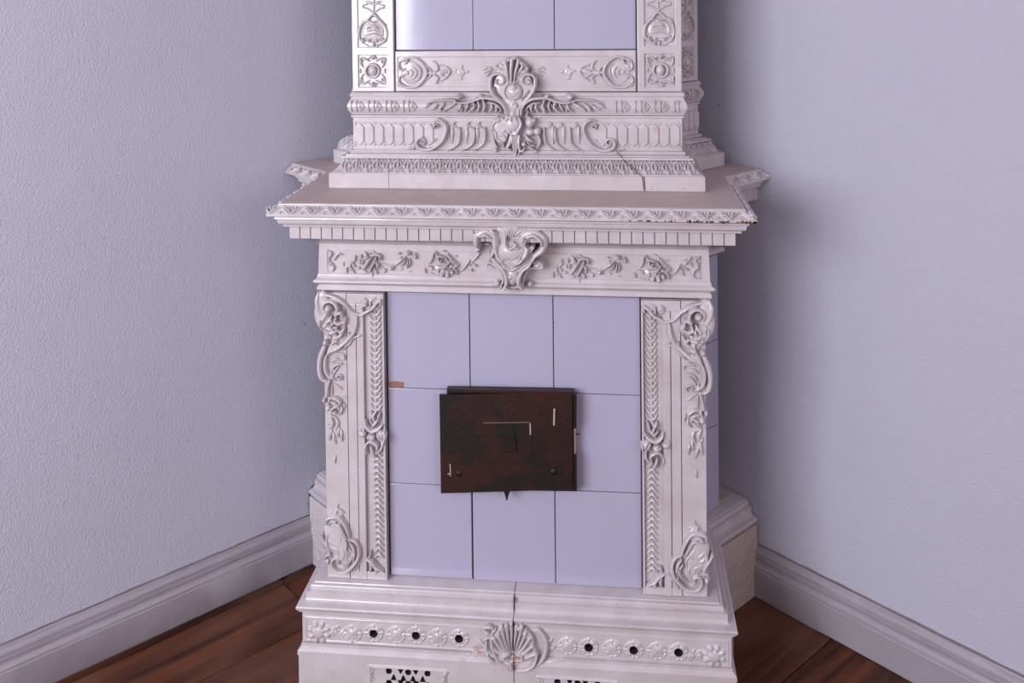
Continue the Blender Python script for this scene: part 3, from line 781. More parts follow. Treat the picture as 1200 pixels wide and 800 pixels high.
# ---- entablature
arch = sweep('architrave', PB, [(-.03, zpx(321.3, -.018)), zo(.0105, 321.3), zo(.0105, 322.6), zo(.012, 323)] + [zo(.013, 326.0)] + [(a, z) for a, z in arc(.013, zpx(327.5, -.025), .013, zpx(334.3, -.025), .008, 8)]
             + [zo(.010, 335), zo(.010, 336), zo(.013, 336.4), zo(.014, 341.2), (.010, zpx(341.2, -.024)-.003), (-.03, .6925)], 'glaze', STOVE)
frz_p = [(-.03, .835), zo(.062, 281.2), (.052, zpx(281.2, -.072)-.001), zo(.026, 283.2), zo(.015, 285), zo(.008, 286.6), zo(.0105, 321.4), (-.03, zpx(321.4, -.018)-.001)]
frz = sweep('frieze', PB, frz_p, 'glaze', STOVE)
dz0, dz1 = zpx(281.2, -.072), zpx(267.4, -.072)
dcore = sweep('dentil_course', PB, [(-.03, dz1+.004), (.055, dz1+.004), (.055, dz0), (-.03, dz0-.001)], 'glaze', STOVE)
x = -.5105; dme = None; n_d = 0
pitch = (.5125*2)/40
for i in range(40):
    xx = -.5125+i*pitch
    if dme is None:
        V, Fc = box_vf(.0009, pitch-.0009, 0, .010, dz0-.0003, dz1+.002, .0009); dme = pmesh('dentil', V, Fc, 15)
    o = link('dentil', dme, 'glaze', dcore); o.location = (xx, Y0-.0625, random.uniform(-.0004, .0004))
    if i == 39: o.location.x = xx
for side in (1, -1):
    S0 = Vector((side*.45, SR.y if side > 0 else SL.y))
    for i in range(7):
        o = link('dentil', dme, 'glaze', dcore); t = .026+i*pitch
        placed(o, side, S0, .0625, t if side > 0 else t+pitch)
cor = sweep('cornice_moulding', PB, [(-.03, .893)]+[zo(.088, 256.2), zo(.0885, 258.5)]+[zo(.084, 259), zo(.083, 261.5)]+arc(.083, zpx(261.6, -.093), .076, zpx(264.6, -.086), .002, 4)+[zo(.074, 265), zo(.073, 267.2), (.060, dz1), (-.03, dz1)], 'glaze', STOVE)
zTop = .9215
shelf_prof = [(-.04, zTop), (.079, zTop), (.081, zTop-.001), (.0815, zTop-.0035), zo(.083, 242.8)] + [zo(.084, 243.5)]+[(.103, zpx(252.5, -.113)), (.103, zpx(255.4, -.113)), (.100, zpx(256.0, -.11)), (.080, zpx(256.0, -.09)), (-.04, .892)]
shelf = sweep('cornice_shelf', PW, shelf_prof, 'glaze', STOVE)
q = offs(PW, .078)
pts = [(v.x, v.y) for v in q]+[tuple(CORNER-DR*.2-nR*.01), tuple(CORNER-(nR+nL)*.012), tuple(CORNER-DL*.2-nL*.01)]
prism('shelf_top', pts, .893, zTop+.0006, 'dusty', shelf)
# leafy chevron band on the sloping lip
def lip_module(x0, P_, n, h=14.5):
    o = []
    for i in range(n):
        a = x0+i*P_; m = a+P_/2
        o += [S([(a, .5), (m, h-1), (a+P_, .5)], 1.15, 2.4, 0, 'flat'), S([(a+4.5, .5), (m, h-5.5), (a+P_-4.5, .5)], .8, 1.8, 0, 'flat'), E(m, 3.4, 1.4, 2.6, 2.4)]
        for s in (-1, 1):
            o += LEAF(a, 3, a+s*9.5, h-.5, 1.9, 2.4, 0, -.12*s, False)
            o += [S([(a+s*3.5, h-3), (a+s*12, h-.8)], 1.0, 1.6)]
        o += [E(a, h-4, 2.2, 4.4, 2.8), E(m-6.5, h-2.0, 2, 1.2, 1.8), E(m+6.5, h-2.0, 2, 1.2, 1.8)]
    return o
Zl0, Zl1 = zpx(252.5, -.113), zpx(243.5, Y0-.084); slope = math.atan2(.019, (Zl1-Zl0)); Ls = math.hypot(.019, Zl1-Zl0)*1000; LO = .1036
def tilt(o, Y, Z, th): o.location = (0, Y, Z); o.rotation_euler[0] = -th; return o
o = relief('lip_ornament', lip_module(-546, 52.0, 21, Ls-1.2), 0, shelf, back=1.5, res=.9, hm=2.4); tilt(o, Y0-LO, Zl0, slope)
me_l = relief_mesh('lip_ornament', lip_module(5, 52.0, 3, Ls-1.2), res=1.05, back=1.5, hm=2.4)
for side in (1, -1):
    o = link('lip_ornament', me_l, 'glaze', shelf); tilt(o, 0, Zl0, slope); S0 = Vector((side*.45, SR.y if side > 0 else SL.y))
    placed(o, side, S0, LO, .04 if side > 0 else .04+.158)
o = link('lip_ornament', me_l, 'glaze', shelf)
for side in (1, -1):
    for k in range(2):
        if side == 1 and k == 0: oo = o
        else: oo = link('lip_ornament', me_l, 'glaze', shelf)
        oo.rotation_euler = (-slope, 0, side*math.pi/2)
        oo.location = (side*(.45+LO), (-.10+k*.158) if side > 0 else (.06+k*.158), Zl0)
# chipped glaze under the lip on the right
V, Fc = [], []
for i in range(46):
    fx = random.random()**.7; px = 712+fx*176; hgt = random.uniform(.0012, .0045)*(1 if px > 760 else .6)
    b = at_y(px, 258.6+(px-712)*.013, -.113)
    c = Vector((b.x, Y0-.1042, zpx(255.2, -.113)+random.uniform(0, .002)))
    n0 = len(V); m_ = 7; wd = random.uniform(.0015, .0045)
    ring = [(c.x+wd*math.cos(t)*random.uniform(.6, 1.2), c.y, c.z+hgt*math.sin(t)*random.uniform(.6, 1.1)) for t in np.linspace(0, 2*math.pi, m_, endpoint=False)]
    V += ring+[(a, y_+.003, z_) for a, y_, z_ in ring]
    Fc += [tuple(range(n0, n0+m_))]+[(n0+k, n0+m_+k, n0+m_+(k+1) % m_, n0+(k+1) % m_) for k in range(m_)]
o = link('chipped_edge', pmesh('chipped_edge', V, Fc), 'chip', shelf); tag(o, 'dark chipped glaze along the right end of the lip', kind='stuff')

# frieze garland
Yf = Y0-.0105
F6 = crop(375, 280, 12, Yf); F7 = crop(465, 280, 12, Yf)
bunchA = [S([(700, 200), (740, 215), (800, 205), (850, 225), (860, 290)], (8, 20, 18, 20, 6), 6, 1, 'x'), S([(745, 230), (700, 290), (650, 370), (610, 430)], (8, 20, 20, 6), 6, 1, 'x'), S([(800, 240), (770, 320), (730, 400), (710, 460)], (8, 20, 18, 6), 6, 1, 'x'),
          S([(790, 310), (825, 350), (815, 400)], 20, 6, 1), S([(760, 400), (800, 440), (810, 480)], 17, 5), S([(690, 240), (640, 260), (600, 270)], 17, 5), S([(640, 180), (660, 220), (640, 260)], 20, 5), S([(610, 290), (590, 350)], 15, 4),
          S([(580, 215), (585, 280)], 11, 4), S([(500, 225), (495, 280), (465, 325)], 11, 4), S([(435, 320), (480, 350), (495, 375), (470, 385)], 12, 4), S([(380, 400), (385, 470)], 11, 4), S([(410, 390), (460, 420), (495, 475)], 13, 4), S([(700, 165), (775, 180)], 9, 3),
          E(1010, 395, 42, 44, 6), E(905, 440, 38, 36, 4), G([(980, 360), (1020, 370), (1030, 410)], 8, 3), S([(870, 330), (920, 350), (960, 350)], 9, 3), S([(650, 440), (630, 480)], 14, 3), S([(740, 470), (735, 530)], 12, 3), S([(680, 460), (640, 470)], 12, 3),
          S([(840, 380), (880, 380)], 12, 3), E(560, 320, 22, 30, 3), E(545, 400, 30, 26, 3), S([(430, 330), (440, 440)], 8, 3)]
tend = [S([(110, 165), (165, 185), (150, 235), (120, 240)], 14, 4), S([(140, 240), (135, 300), (185, 350), (200, 400), (170, 440), (110, 440)], (7, 8, 11, 12, 11, 6), 4, 0, 'x'), S([(200, 295), (245, 225), (275, 200), (315, 212)], (5, 9, 12, 9), 4, 0, 'x'), S([(120, 330), (160, 370)], 8, 2), S([(330, 320), (335, 380)], 8, 2)]
pend = [E(155, 190, 52, 36, 7, 1), S([(120, 250), (60, 300), (-10, 350), (-60, 380)], (8, 11, 8, 5), 5, 0, 'x'), S([(140, 270), (100, 330), (50, 375)], (7, 11, 7), 5, 0, 'x'), S([(160, 280), (155, 350), (145, 400)], (7, 11, 6), 5, 0, 'x'), S([(180, 270), (190, 330), (165, 390)], (7, 11, 6), 5, 0, 'x'),
        E(75, 270, 44, 24, 6, 0, -25), E(270, 245, 18, 36, 5), S([(215, 205), (255, 195), (290, 205)], 8, 4), E(35, 200, 26, 16, 4), E(190, 450, 20, 14, 2), E(60, 420, 34, 22, 2)]
bunchB = [E(640, 420, 130, 90, 3, 0, 0, .4), S(SP(700, 405, 8, 40, 0, 330, 14), 11, 6, 3), E(700, 405, 12, 12, 6, 3), E(720, 500, 34, 44, 5, 1), E(640, 490, 30, 40, 5, 1), E(780, 460, 30, 40, 5, 1), E(590, 430, 34, 30, 5, 1), E(770, 370, 34, 26, 5, 1),
          S([(580, 360), (640, 370), (700, 350), (750, 325)], (8, 20, 18, 6), 7, 2, 'x'), S([(550, 170), (575, 215), (630, 235), (690, 250)], (8, 16, 18, 6), 6, 1, 'x'), S([(720, 200), (765, 260), (810, 310), (865, 350)], (7, 18, 20, 8), 7, 1, 'x'),
          S([(870, 350), (810, 390), (850, 440), (845, 490)], (8, 18, 14, 6), 6, 1, 'x'), S([(440, 370), (490, 385), (510, 405), (470, 425)], 13, 5), S([(395, 410), (410, 470)], 13, 4), S([(520, 200), (495, 290), (455, 345)], (6, 10, 10, 4), 4, 0, 'x'),
          S([(640, 270), (620, 320), (690, 330)], 16, 6, 1), S([(590, 250), (600, 300)], 14, 5, 1), S([(700, 260), (720, 300)], 14, 5, 1), S([(470, 470), (530, 490), (580, 500)], (6, 14, 8), 4, 0, 'x'), S([(640, 160), (700, 170)], 13, 4), S([(820, 230), (850, 240)], 9, 3), G([(620, 400), (600, 470)], 6, 3), G([(680, 455), (675, 530)], 6, 3), G([(750, 430), (750, 500)], 6, 3)]
berry = [S([(1165, 200), (1120, 250), (1070, 305)], (6, 9, 6), 4, 0, 'x'), S([(1025, 295), (980, 360), (930, 425), (900, 445)], (5, 10, 9, 4), 4, 0, 'x'), E(1105, 365, 22, 22, 5), E(1050, 430, 22, 24, 5), E(1020, 360, 16, 16, 4), E(1060, 330, 14, 14, 4)]
fg = [relief('flower_bunch', F6(bunchA), Yf, frz, res=.8, hm=2.3), relief('pendant_bud', F7(pend), Yf, frz, res=.8, hm=2.3), relief('rose_bunch', F7(bunchB), Yf, frz, res=.8, hm=2.3), relief('corner_tendril', F6(tend), Yf, frz, res=.8, hm=2.3), relief('berry_sprig', F7(berry), Yf, frz, res=.8, hm=2.3)]
x1_ = at_y(435, 308, Yf).x; x2_ = at_y(677.5, 311, Yf).x
for k in range(3):
    c = twin(fg[k], frz, False); c.location.x += x2_-x1_; c.location.z += (-.001)
c = twin(fg[3], frz, True)
c = twin(fg[4], frz, False); c.location.x += at_y(800, 315, Yf).x-at_y(553, 310, Yf).x
# thin frame line round the frieze panel
zp0, zp1 = zpx(319, Yf)*1000, zpx(293.5, Yf)*1000
for a, b in ((-438, -62), (62, 438)):
    ops = [S([(a, zp0), (b, zp0)], .8, 1.4, 0, 'flat'), S([(a, zp1), (b, zp1)], .8, 1.4, 0, 'flat'), S([(a if a < -100 else b, zp0), (a if a < -100 else b, zp1)], .8, 1.4, 0, 'flat')]
    relief('panel_bead', ops, Yf, frz)

# cartouche in the middle of the entablature (bulges over the dentils)
CC = crop(540, 245, 7.275, Y0-.075)
car = [
    E(425, 300, 215, 150, 6, 34, 0, .25), E(425, 560, 105, 190, 6, 8, 0, .25), E(425, 430, 190, 150, 6, 26, 0, .3),
    E(440, 370, 140, 118, 24, 34, 0, .5), S([(290, 300), (310, 420), (400, 480), (500, 460), (560, 370), (550, 280)], (10, 16, 18, 18, 10), 10, 44, 'x'),
    # left horn
    S([(150, 345), (125, 300), (130, 240), (170, 205), (230, 200), (275, 240), (290, 310), (270, 380), (250, 420)], (14, 30, 36, 38, 40, 40, 36, 26, 14), 20, 36, 'x'),
    S([(160, 230), (210, 215), (255, 240)], 16, 10, 58), G([(170, 330), (205, 310), (235, 330)], 34, 46), E(205, 335, 26, 14, 6, 12),
    # right horn
    S([(520, 290), (535, 235), (590, 205), (650, 215), (700, 255), (710, 310), (680, 370), (630, 410), (600, 460)], (16, 34, 38, 38, 36, 34, 30, 24, 14), 20, 36, 'x'),
    S([(560, 240), (620, 220), (680, 260), (690, 310)], 14, 9, 58), G([(575, 310), (610, 300), (645, 320)], 30, 46), E(610, 320, 24, 14, 6, 12),
    # crown of leaves
    E(410, 160, 150, 70, 10, 34, 0, .35),
    S([(230, 165), (260, 130), (330, 120), (380, 105), (430, 100), (450, 120)], (8, 16, 18, 16, 12), 12, 44, 'x'), S([(250, 160), (270, 195), (300, 210)], 14, 10, 44),
    LEAF(400, 235, 290, 150, 30, 14, 46, .12), LEAF(395, 235, 350, 130, 26, 14, 48, .1), LEAF(400, 230, 420, 120, 26, 14, 50, 0), LEAF(410, 235, 480, 130, 24, 14, 48, -.1), LEAF(430, 240, 520, 120, 22, 13, 48, -.12),
    LEAF(440, 240, 560, 160, 26, 12, 46, -.1), LEAF(480, 235, 600, 175, 22, 12, 44, -.1), S([(520, 130), (560, 130), (605, 145), (620, 165)], 16, 10, 42), E(510, 112, 14, 20, 10, 44), S([(570, 150), (590, 190)], 12, 9, 44),
    G([(330, 190), (390, 240), (460, 235)], 9, 14), G([(390, 250), (385, 300)], 8, 10), S([(380, 240), (385, 300), (420, 330), (470, 300), (450, 280)], 13, 8, 60, 'mid'), S([(430, 320), (500, 330)], 12, 8, 58),
    G(SP(450, 400, 95, 105, 20, 150, 12), 8, 8), G(SP(450, 400, 70, 80, 20, 150, 12), 6, 5), G(SP(450, 390, 45, 60, 30, 140, 12), 6, 4), S([(380, 455), (430, 480), (490, 470)], 14, 8, 48),
    # neck ribs
    S([(235, 400), (270, 450), (330, 510), (370, 580), (380, 650), (360, 710), (330, 715)], (10, 18, 20, 20, 20, 18, 12), 16, 24, 'x'), S([(600, 460), (570, 510), (520, 550), (490, 610), (485, 670), (520, 712)], (12, 20, 20, 20, 20, 14), 16, 24, 'x'),
    E(425, 600, 55, 90, 14, 18), E(412, 605, 18, 22, 6, 30), S([(340, 500), (420, 540), (510, 500)], 14, 6, 32),
    S([(205, 530), (215, 495), (250, 505), (300, 530), (335, 590), (345, 650), (325, 700)], (8, 13, 14, 16, 16, 14, 10), 14, 8, 'x'), S([(640, 555), (590, 545), (545, 580), (520, 640), (515, 700)], (8, 15, 17, 16, 10), 14, 8, 'x'),
    E(640, 520, 46, 34, 16, 8), S([(600, 500), (650, 480), (690, 530), (640, 550)], 15, 14, 10), E(290, 687, 24, 22, 10, 4), E(575, 690, 26, 22, 10, 4), S([(375, 700), (430, 710), (500, 705)], 13, 8, 10), G([(380, 680), (430, 690), (490, 680)], 7, 8),
    S([(150, 360), (120, 400), (90, 420)], 10, 8, 4),
]
relief('shield_cartouche', CC(car), Yf-.012, frz, back=14, res=1.0, hm=1.0, blur=1)

# ---- tower
zts = zTop
plinth_cuts = [(-.33, 0), (.305, 1)]
tow_base = [(-.06, zt(.05, 203.2)[1]), zt(.048, 203.4), zt(.050, 204.2), (.050, zts+.0035), (.048, zts+.001), (-.06, zts+.001)]
xc = [at_y(455.7, 212, .075).x, at_y(755.5, 214, .075).x]
g_ = .0006
segs = [PT[0:4]+[(xc[0]-g_, .125)], [(xc[0]+g_, .125), (xc[1]-g_, .125)], [(xc[1]+g_, .125)]+PT[4:]]
for k, pth in enumerate(segs):
    o = sweep('tower_plinth', pth, [(a, z+(.0014 if k == 0 else 0)*(1 if z > .93 else 0)) for a, z in tow_base], 'glaze', STOVE)
zl0, zl1 = zt(.044, 202)[1], zt(.021, 186.2)[1]
leafc = sweep('leaf_moulding', PT, [(-.06, zt(.02, 182)[1]), zt(.020, 182.4), zt(.0245, 183.2), zt(.0245, 185.6), (.020, zl1), (.020-.001, zl1-.001)] + arc(.021, zl1-.002, .043, zl0+.001, -.003, 6) + [(.046, zl0), (.046, zt(.046, 203.2)[1]), (-.06, zt(.046, 203.2)[1])], 'glaze', STOVE)
def acanthus_row(x0, P_, n, h):
    o = []
    for i in range(n):
        a = x0+i*P_; f = 1 if i % 2 else -1
        o += [S([(a-f*3, 1), (a+f*1.5, h*.42), (a-f*1.5, h-1.5)], (3.6, 3.2, 1.6), 4.5, 0, 'x'), G([(a-f*2, 3), (a+f*1.2, h*.42), (a-f*1, h-4)], .8, 2),
              S([(a+3, h*.1), (a+P_*.36, h*.5), (a+P_*.12, h*.9)], (1.2, 2.4, 1.2), 3.8, 0, 'x'), S([(a-3, h*.1), (a-P_*.36, h*.5), (a-P_*.12, h*.9)], (1.2, 2.4, 1.2), 3.8, 0, 'x'),
              S(SP(a+P_*.5, h-5, .6, 3.2, 0, 320*f, 8), 1.4, 3.8), S([(a+P_*.5-2, 1), (a+P_*.5+f, h*.35), (a+P_*.5, h*.55)], 1.8, 3.2)]
    return o
th2 = math.atan2(.023, zl1-zl0); L2 = math.hypot(.023, zl1-zl0)*1000
o = relief('acanthus_band', acanthus_row(-422, 26.4, 33, L2), 0, leafc, back=1.5, res=1.05); tilt(o, .125-.0425, zl0, th2)
meA = relief_mesh('acanthus_band', acanthus_row(14, 24, 5, L2), res=1.05, back=1.5)
def tower_wing(o, side, out, t, z=None):
    S0 = Vector((side*.41, .345 if side > 0 else .362)); placed(o, side, S0, out, t)
    if z is not None: o.location.z = z
    return o
for side in (1, -1):
    o = link('acanthus_band', meA, 'glaze', leafc); o.rotation_euler[0] = -th2; tower_wing(o, side, .0425, 0 if side > 0 else .145, zl0)
# flute panel course
flc = sweep('fluted_course', PT, [(-.06, zt(.0, 134.5)[1]), zt(.004, 135.2), zt(.004, 137.2), zt(.0, 138)] + [zt(0, 140.2), zt(0, 174.5), zt(.006, 176), zt(.0075, 177.5), zt(.006, 179), zt(.010, 179.6), zt(.016, 181), (.016, zt(.016, 182.3)[1]), (-.06, zt(.016, 182.3)[1])], 'glaze', STOVE)
Yt = .125
fz0, fz1 = zt(0, 170.5)[1]*1000, zt(0, 143.5)[1]*1000
def hexrow(x0, P_, n):
    o = []
    for i in range(n):
        a = x0+(i+.5)*P_; hw = P_*.5-1.1; m = (fz0+fz1)/2
        o.append(POLY([(a-hw, fz0+11), (a-hw*.3, fz0+1.5), (a+hw*.3, fz0+1.5), (a+hw, fz0+11), (a+hw, fz1-11), (a+hw*.3, fz1-1.5), (a-hw*.3, fz1-1.5), (a-hw, fz1-11)], 3.0, 1.8))
        o += [E(a-P_/2, fz0+2.0, 3.2, 2.6, 3), S([(a-P_/2-4, fz1-.5), (a-P_/2, fz1-3), (a-P_/2+4, fz1-.5)], 1.3, 2.6), E(a-P_/2, fz0+8, 1.2, 2.0, 2)]
    return o
xL0 = at_y(416, 157, Yt).x*1000
P1 = (at_y(505.5, 157, Yt).x-at_y(470.5, 157, Yt).x)*1000/3
o = relief('hexagon_row', hexrow(xL0, P1, 8), Yt, flc, back=1, res=.95); twin(o, flc)
fr = [S([(-404, fz0-3), (404, fz0-3)], .9, 1.6, 0, 'flat'), S([(-404, fz1+2.5), (404, fz1+2.5)], .9, 1.6, 0, 'flat'), S([(-404, fz0-3), (-404, fz1+2.5)], .9, 1.6, 0, 'flat'), S([(404, fz0-3), (404, fz1+2.5)], .9, 1.6, 0, 'flat')]
relief('panel_bead', fr, Yt, flc)
meH = relief_mesh('hexagon_row', hexrow(4, P1*.92, 4), res=.95, back=1)
for side in (1, -1):
    o = link('hexagon_row', meH, 'glaze', flc); tower_wing(o, side, 0, 0 if side > 0 else .093)
T8 = crop(470, 105, 10, Yt)
cs = [S(SP(252, 608, 9, 70, 520, 115, 24)+[(270, 690), (340, 690), (420, 655), (490, 590), (525, 520), (540, 440), (510, 380), (450, 345), (400, 355)], (9, 13, 15, 18, 21, 23, 25, 27, 25, 22, 18, 10), 12, 2, 'x'),
      S(SP(425, 425, 6, 36, 60, -230, 14), 11, 9, 2), S([(395, 390), (400, 430), (420, 440)], 10, 8, 3), G([(300, 670), (400, 640), (470, 570), (505, 490)], 6, 5),
      S([(350, 610), (380, 600), (410, 570)], 8, 6), E(110, 680, 38, 14, 5), E(150, 690, 14, 24, 5), G([(455, 400), (475, 460), (440, 560)], 7, 4)]
o = relief('volute_scroll', T8(cs), Yt, flc, back=4, res=.9); twin(o, flc)
fl_ = []
for k, xb in enumerate((690, 860, 985)):
    fl_ += [S([(xb, 440), (xb+4, 520), (xb-8, 610), (xb-60, 665), (xb-125, 700)], (8, 13, 15, 13, 7), 9, 1, 'x'), S([(xb-95, 430), (xb-90, 520), (xb-95, 620)], (18, 24, 12), 5, 0, 'x'), S(SP(xb-60, 400, 5, 24, 30, 300, 10), 9, 6),
            S([(xb-110, 440), (xb-60, 430), (xb-20, 450)], 9, 5), E(xb-140, 712, 18, 18, 6)]
o = relief('flute_fan', T8(fl_), Yt, flc, back=2, res=.9); twin(o, flc)
# egg band course
eggc = sweep('egg_band', PT, [(-.06, zt(.0, 107.5)[1])]+[zt(.002, 108.2), zt(.005, 109.5), zt(.007, 112.6), zt(.003, 113.4), zt(.004, 115.2)] + [(a, z) for a, z in arc(.005, zt(.006, 116.4)[1], .005, zt(.006, 132.6)[1], .007, 10)] + [zt(.004, 133.5), zt(.003, 134.6), (-.06, zt(.003, 134.6)[1])], 'glaze', STOVE)
ez0, ez1 = zt(.012, 131.5)[1]*1000, zt(.012, 117.5)[1]*1000
def bars(x0, n, P_=44.5, start=0):
    o = []; m = (ez0+ez1)/2
    for i in range(n):
        a = x0+i*P_
        for d in (0, 13.5): o.append(S([(a+d, ez0+2), (a+d, ez1-2)], 1.7, 3.0, 0, 'flat'))
        c = a+13.5+15.5
        if i < n or True:
            o += [S([(c-6.5, ez1-4), (c+3.5, m), (c-6.5, ez0+4)], 1.7, 3.6, 0, 'flat'), S([(c-7.5, ez1-9), (c-2.5, m), (c-7.5, ez0+9)], 1.2, 3.0, 0, 'flat'), E(c-8, m, 2.2, 3.4, 3.4), E(c+4.5, m, 2.4, 2.4, 3)]
    return o
o = relief('egg_motifs', bars(at_y(411.5, 125, .113).x*1000, 4), .125-.0112, eggc, back=6, res=.95)
x0r = at_y(721.5, 125, .113).x*1000
relief('egg_motifs', bars(x0r, 3, 47)+[S([(x0r+141+d, ez0+2), (x0r+141+d, ez1-2)], 1.7, 3.0, 0, 'flat') for d in (0, 10)], .125-.0112, eggc, back=6, res=.95)
meB = relief_mesh('egg_motifs', bars(8, 2), res=.95, back=6)
for side in (1, -1):
    o = link('egg_motifs', meB, 'glaze', eggc); tower_wing(o, side, .0112, .0 if side > 0 else .105)

# tower body: core, band, pilasters, tiles
zT0, zT1 = zt(.0, 107.5)[1], 1.955
core('tower_core', PT, -.022, zT0-.02, zT1, 'joint', STOVE)
Ytl = .141
tz = [1.2605, 1.4915, 1.7225, 1.9535]
TXt = [at_y(463.5, 50, Ytl).x, at_y(554.3, 50, Ytl).x, at_y(649.8, 50, Ytl).x, at_y(745.6, 50, Ytl).x]
for r in range(3):
    for c in range(3):
        tile(TXt[c], TXt[c+1], tz[r], tz[r+1], Ytl, dy=random.uniform(-.0006, .0006))
xp = TXt[3]+.0015
bd = box('tower_band', -xp+.002, xp-.0025, .1285, .16, zT0+.0005, tz[0]-.001, 'glaze', STOVE, .0015, 50)
bz0, bz1 = zpx(101.2, .128)*1000, zpx(67, .128)*1000
bw = TXt[3]*1000-8
fr = []
zlo, zhi = zT0*1000+1.5, tz[0]*1000-2
for (a, b, c, d) in ((-bw-5, zlo, bw+5, bz0), (-bw-5, bz1, bw+5, zhi), (-bw-5, bz0, -bw, bz1), (bw, bz0, bw+5, bz1)): fr.append(R(a, b, c, d, 2.6))
relief('panel_frame', fr, .1285, bd, back=.5, res=1.5, blur=0, hm=1)
C1 = crop(380, 0, 5, .127)
shellm = [E(508, 425, 58, 72, 3, 0, 0, .4), S([(445, 360), (475, 345), (530, 338), (580, 375), (600, 425), (580, 470), (540, 505), (480, 508), (440, 480), (445, 450), (470, 440)], (6, 8, 9, 10, 11, 11, 10, 9, 8, 6), 7, 1, 'x'),
          S([(440, 370), (440, 400), (465, 410), (480, 400)], 8, 6, 1), S([(430, 470), (440, 500), (470, 510)], 6, 4), S([(455, 360), (490, 345), (480, 375)], 6, 6, 2),
          S(SP(500, 425, 18, 20, -70, 70, 8), 6, 5, 2), S(SP(505, 425, 36, 38, -60, 60, 8), 6, 5, 2), S(SP(510, 425, 56, 56, -55, 55, 8), 6, 5, 1), E(490, 425, 12, 14, 5, 2),
          S([(590, 380), (615, 400), (630, 428), (615, 450), (590, 470)], 7, 5), S([(600, 425), (640, 428), (700, 425), (735, 412)], (10, 8, 8, 3), 4, 0, 'x'),
          S([(630, 425), (665, 405), (655, 370), (640, 358)], 7, 5), S([(630, 430), (665, 455), (655, 485), (670, 490)], 7, 5), S([(680, 380), (720, 395), (735, 420), (715, 450), (680, 475)], (4, 7, 8, 7, 4), 5, 0, 'x'), LEAF(660, 425, 730, 405, 9, 5), LEAF(660, 428, 715, 455, 9, 5),
          E(800, 425, 24, 26, 2.5, 0, 0, .35), G([(795, 410), (810, 440)], 4, 1.5), E(770, 415, 12, 9, 2.5), E(835, 420, 14, 9, 2.5), E(805, 390, 10, 9, 2.5), E(800, 458, 12, 9, 2.5)]
o = relief('shell_motif', C1(shellm), .1275, bd, res=.8); twin(o, bd)
sp = [S([(930, 410), (955, 395), (980, 400)], 5, 4), S([(935, 430), (960, 415), (985, 410)], 5, 4), S([(950, 445), (975, 420)], 5, 4), S([(945, 390), (980, 405)], 4, 4)]
o = relief('sprig', C1(sp), .1275, bd, res=.8); twin(o, bd)
# tower pilasters (left built in place, others copied)
tp = box('tower_pilaster', -.4095, -TXt[3]*0+TXt[0]-.0015, .1305, .165, zT0+.0005, zT1, 'glaze', STOVE)
xa0, xa1 = -409.5, TXt[0]*1000-1.5
xi0, xi1 = at_y(420.3, 83, .127).x*1000, at_y(454.0, 83, .127).x*1000
z_sq0, z_sq1 = at_y(437, 102, .127).z*1000, at_y(437, 64.8, .127).z*1000
z_sh0 = at_y(437, 55.5, .127).z*1000
zs = [zT0*1000+.6, z_sq0, z_sq1, z_sh0]
step = 168
tops = [z_sh0]
fr = [R(xa0, zT0*1000+.6, xi0, zT1*1000-.5, 5.5), R(xi1, zT0*1000+.6, xa1, zT1*1000-.5, 5.5), R(xi0, zT0*1000+.6, xi1, z_sq0, 5.5), R(xi0, z_sq1, xi1, z_sh0, 5.5), R(xi0, zT1*1000-20, xi1, zT1*1000-.5, 5.5)]
relief('panel_frame', fr, .1305, tp, back=.5, res=1.3, blur=0, hm=1)
K = crop(400, 60, 15, .127)
sq = [S(SP(548, 345, 118, 118, 0, 360, 24), 24, 5, 1, 'flat'), E(552, 345, 80, 105, 8, 1, 0, .6)]
for sx in (-1, 1):
    for sy in (-1, 1):
        sq += [S([(548+sx*60, 345+sy*170), (548+sx*120, 345+sy*205), (548+sx*190, 345+sy*230), (548+sx*222, 345+sy*215)], (14, 22, 20, 10), 5, 0, 'x'), S([(548+sx*165, 345+sy*60), (548+sx*200, 345+sy*120), (548+sx*215, 345+sy*190)], (10, 22, 12), 5, 0, 'x'),
               S(SP(548+sx*180, 345+sy*165, 6, 34, 0, sx*sy*300, 10), 12, 4), E(548+sx*215, 345+sy*20, 14, 24, 4)]
sq += [E(548, 120, 42, 34, 7, 1), E(552, 570, 42, 34, 7, 1), S([(480, 130), (548, 70), (620, 130)], 18, 6), S([(480, 560), (560, 620), (630, 560)], 18, 6), E(760, 160, 30, 26, 5), E(345, 160, 26, 30, 5)]
rq = relief('square_motif', K(sq), .1295, tp, res=.75)
